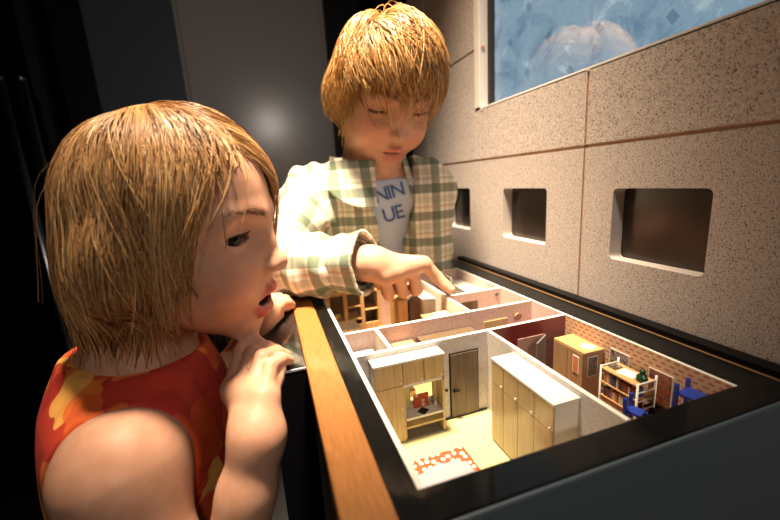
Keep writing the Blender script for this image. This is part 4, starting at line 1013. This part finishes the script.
def plaid_mat():
    mt, t, b = nt('plaid_cotton'); a = N(t, 'ShaderNodeVertexColor', layer_name='weave'); s = N(t, 'ShaderNodeSeparateColor'); t.links.new(a.outputs[0], s.inputs[0])
    def fr(o, k, ph):
        m1 = N(t, 'ShaderNodeMath', operation='MULTIPLY_ADD'); m1.inputs[1].default_value = k; m1.inputs[2].default_value = ph; t.links.new(o, m1.inputs[0])
        m2 = N(t, 'ShaderNodeMath', operation='FRACT'); t.links.new(m1.outputs[0], m2.inputs[0]); return m2.outputs[0]
    def band(o, lo, hi):
        r = ramp(t, [(0, (0, 0, 0)), (lo, (1, 1, 1)), (hi, (0, 0, 0))], 'CONSTANT'); t.links.new(o, r.inputs[0]); return r.outputs[0]
    base = N(t, 'ShaderNodeRGB'); base.outputs[0].default_value = (.70, .64, .52, 1); prev = base.outputs[0]
    for ch in (0, 1):
        o = fr(s.outputs[ch], 22.0, .1*ch)
        for lo, hi, col, k in ((.10, .42, (.035, .075, .035), .68), (.56, .66, (.30, .20, .12), .45), (.74, .98, (.16, .17, .10), .28)):
            mu = N(t, 'ShaderNodeMath', operation='MULTIPLY'); mu.inputs[1].default_value = k; t.links.new(band(o, lo, hi), mu.inputs[0])
            mx = N(t, 'ShaderNodeMix', data_type='RGBA'); t.links.new(mu.outputs[0], mx.inputs[0]); t.links.new(prev, mx.inputs[6]); mx.inputs[7].default_value = (*col, 1); prev = mx.outputs[2]
    t.links.new(prev, b.inputs['Base Color']); b.inputs['Roughness'].default_value = .8
    return mt
M['plaid'] = plaid_mat()
cuA = L3(bel, bwr, .93)
slv = [(bsR, bel), (bel, cuA)]
def wr_noise(p): return .0030*np.sin(p[:, 0]*90+p[:, 2]*60+1)*np.sin(p[:, 1]*70-p[:, 2]*50)+.002*np.sin(p[:, 0]*170-p[:, 1]*60)
def sleeve(p):
    return chain(p, [bsR, L3(bsR, bel, .5), bel, L3(bel, cuA, .5), cuA], [.050, .048, .044, .041, .036], .02)
FV = V3(*(B_R[:, 0]*[1, 1, 0])); FV /= np.linalg.norm(FV)
def shirt(p):
    tz = smin(chest(p)-.013, cone(p, bsL, V3(bsL[0]+.012, bsL[1]+.015, -.13), .046, .038), .03)
    tz = smax(tz, np.minimum(p[:, 2]-(bnB[2]+.008+.5*(p[:, 1]-bnB[1])), .066-np.sqrt((p[:, 0]-bnB[0])**2+(p[:, 1]-bnB[1])**2)), .006)
    # open front: a wedge between the two button edges
    gx = p[:, 0]-(.194+(.10-p[:, 2])*.05); half = np.clip(.040-(.135-p[:, 2])*.20, .004, .05)
    op = np.maximum(np.abs(gx)-half, p[:, 1]-(bt0[1]-.015)); tz = smax(tz, -op, .003)
    tz = smax(tz, -.20-p[:, 2], .002)
    d = smin(tz, sleeve(p), .02)+wr_noise(p)
    e = (p-cuA) @ ((bwr-bel)/np.linalg.norm(bwr-bel)); near = sph(p, cuA, .08)
    d = smax(d, np.where(near < 0, e, -1), .004)
    return smax(d, -np.maximum(cone(p, L3(bel, cuA, .8), bwr, .027, .0325), near), .002)
v, f = mesh_sdf(shirt, V3(-.09, .44, -.21), V3(.36, .80, .24), .0026)
def weave(v):
    uv = np.stack([v[:, 0]-.4*(v[:, 1]-.62), v[:, 2]], -1)+.5
    dsl = sleeve(v); dt = chest(v)-.013; k = dsl < dt
    for (a, b_) in slv:
        axv = (b_-a)/np.linalg.norm(b_-a); L = (v-a) @ axv; up = V3(0, 0, 1)-axv[2]*axv; up /= np.linalg.norm(up); sd = np.cross(axv, up)
        q = v-a-L[:, None]*axv; an = np.arctan2(q @ sd, q @ up)*.042
        kk = k & (cone(v, a, b_, .045, .042) <= np.minimum(*[cone(v, x, y, .045, .042) for x, y in slv])+1e-6); uv[kk, 0] = L[kk]+.5; uv[kk, 1] = an[kk]+.5
    return np.concatenate([uv, np.zeros((len(v), 1))], 1)
vmesh('plaid_shirt', [(v, f)], [M['plaid']], boy, {'weave': weave(v)}, np.array(boy.location))
# collar: two folded flaps round the neck
def collar(p):
    c = bnB+V3(0, .002, .010); q = p-c; r = np.sqrt(q[:, 0]**2+(q[:, 1]*1.05)**2); h = q[:, 2]
    drop = np.clip(-(q[:, 1])*.55+.004, -.01, .048)
    d = np.abs(r-(.062+.35*np.clip(.028-h, 0, .08)))-.0028
    d = np.maximum(d, h-.030+.2*np.clip(-q[:, 1], 0, 1)); d = np.maximum(d, -(h+.006+drop))
    d = np.maximum(d, -(np.maximum(np.abs(q[:, 0]-.020)-.026-(.02-h)*.1, q[:, 1]+.01))); return d*.8
v, f = mesh_sdf(collar, bnB-V3(.11, .11, .09), bnB+V3(.11, .11, .05), .0022, lip=1.6)
vmesh('collar', [(v, f)], [M['plaid']], boy, {'weave': np.concatenate([v[:, ::2]+.5, np.zeros((len(v), 1))], 1)}, np.array(boy.location))
# turned-back cuff
ca = (bwr-bel)/np.linalg.norm(bwr-bel)
def cuff(p):
    L = (p-cuA) @ ca; q = p-cuA-L[:, None]*ca; r = np.sqrt((q**2).sum(1))
    d = np.abs(r-(.040+.22*L+.0015*np.sin(np.arctan2(q[:, 2], q[:, 1])*5)))-.0030; d = np.maximum(d, np.maximum(L-.006, -.045-L)); return d*.9
v, f = mesh_sdf(cuff, cuA-.075, cuA+.075, .0022, lip=1.5); vmesh('cuff', [(v, f)], [M['plaid']], boy, {'weave': weave(v)}, np.array(boy.location))
eyes(boy, B_R, B_O, (1, 0, -.55), 0); brow_lash(boy, B_R, B_O, rb, M['hair_boy'], .0034, lambda q: head_sdf(q, .0004, .0034, .66), .042)
line_b = lambda p: np.maximum(p[:, 0]*.9-(p[:, 2]-.02)*.75-.030, -.040-p[:, 2])
hl_b = lambda p: (p[:, 0]*.9-(p[:, 2]-.02)*.75 < .026) & (p[:, 2] > -.03)
zc_b = lambda az: np.interp(np.abs(az), [0, 40, 60, 75, 110, 180], [.066, .056, .018, -.028, -.042, -.055])
gb = B_R.T @ V3(0, 0, -1)
paths, ci = grow_hair(5600, V3(-.75, -.1, 1), zc_b, ghead, rb, hl_b, steps=18, ds=.0105, grav=.22, swirl=.2, lay=(.001, .0095), layf=lambda p: .35+1.9*np.clip((p[:, 2]-.03)/.09, 0, 1), gdir=gb*.5+V3(0, 0, -.6), clump=170, cl=.9, slack=.05)
hair_object('hair', boy, B_R, B_O, paths, ci, rb.uniform(.0004, .0008, len(paths)), rb, cap_mesh(line_b, .003), M['hair_boy'])
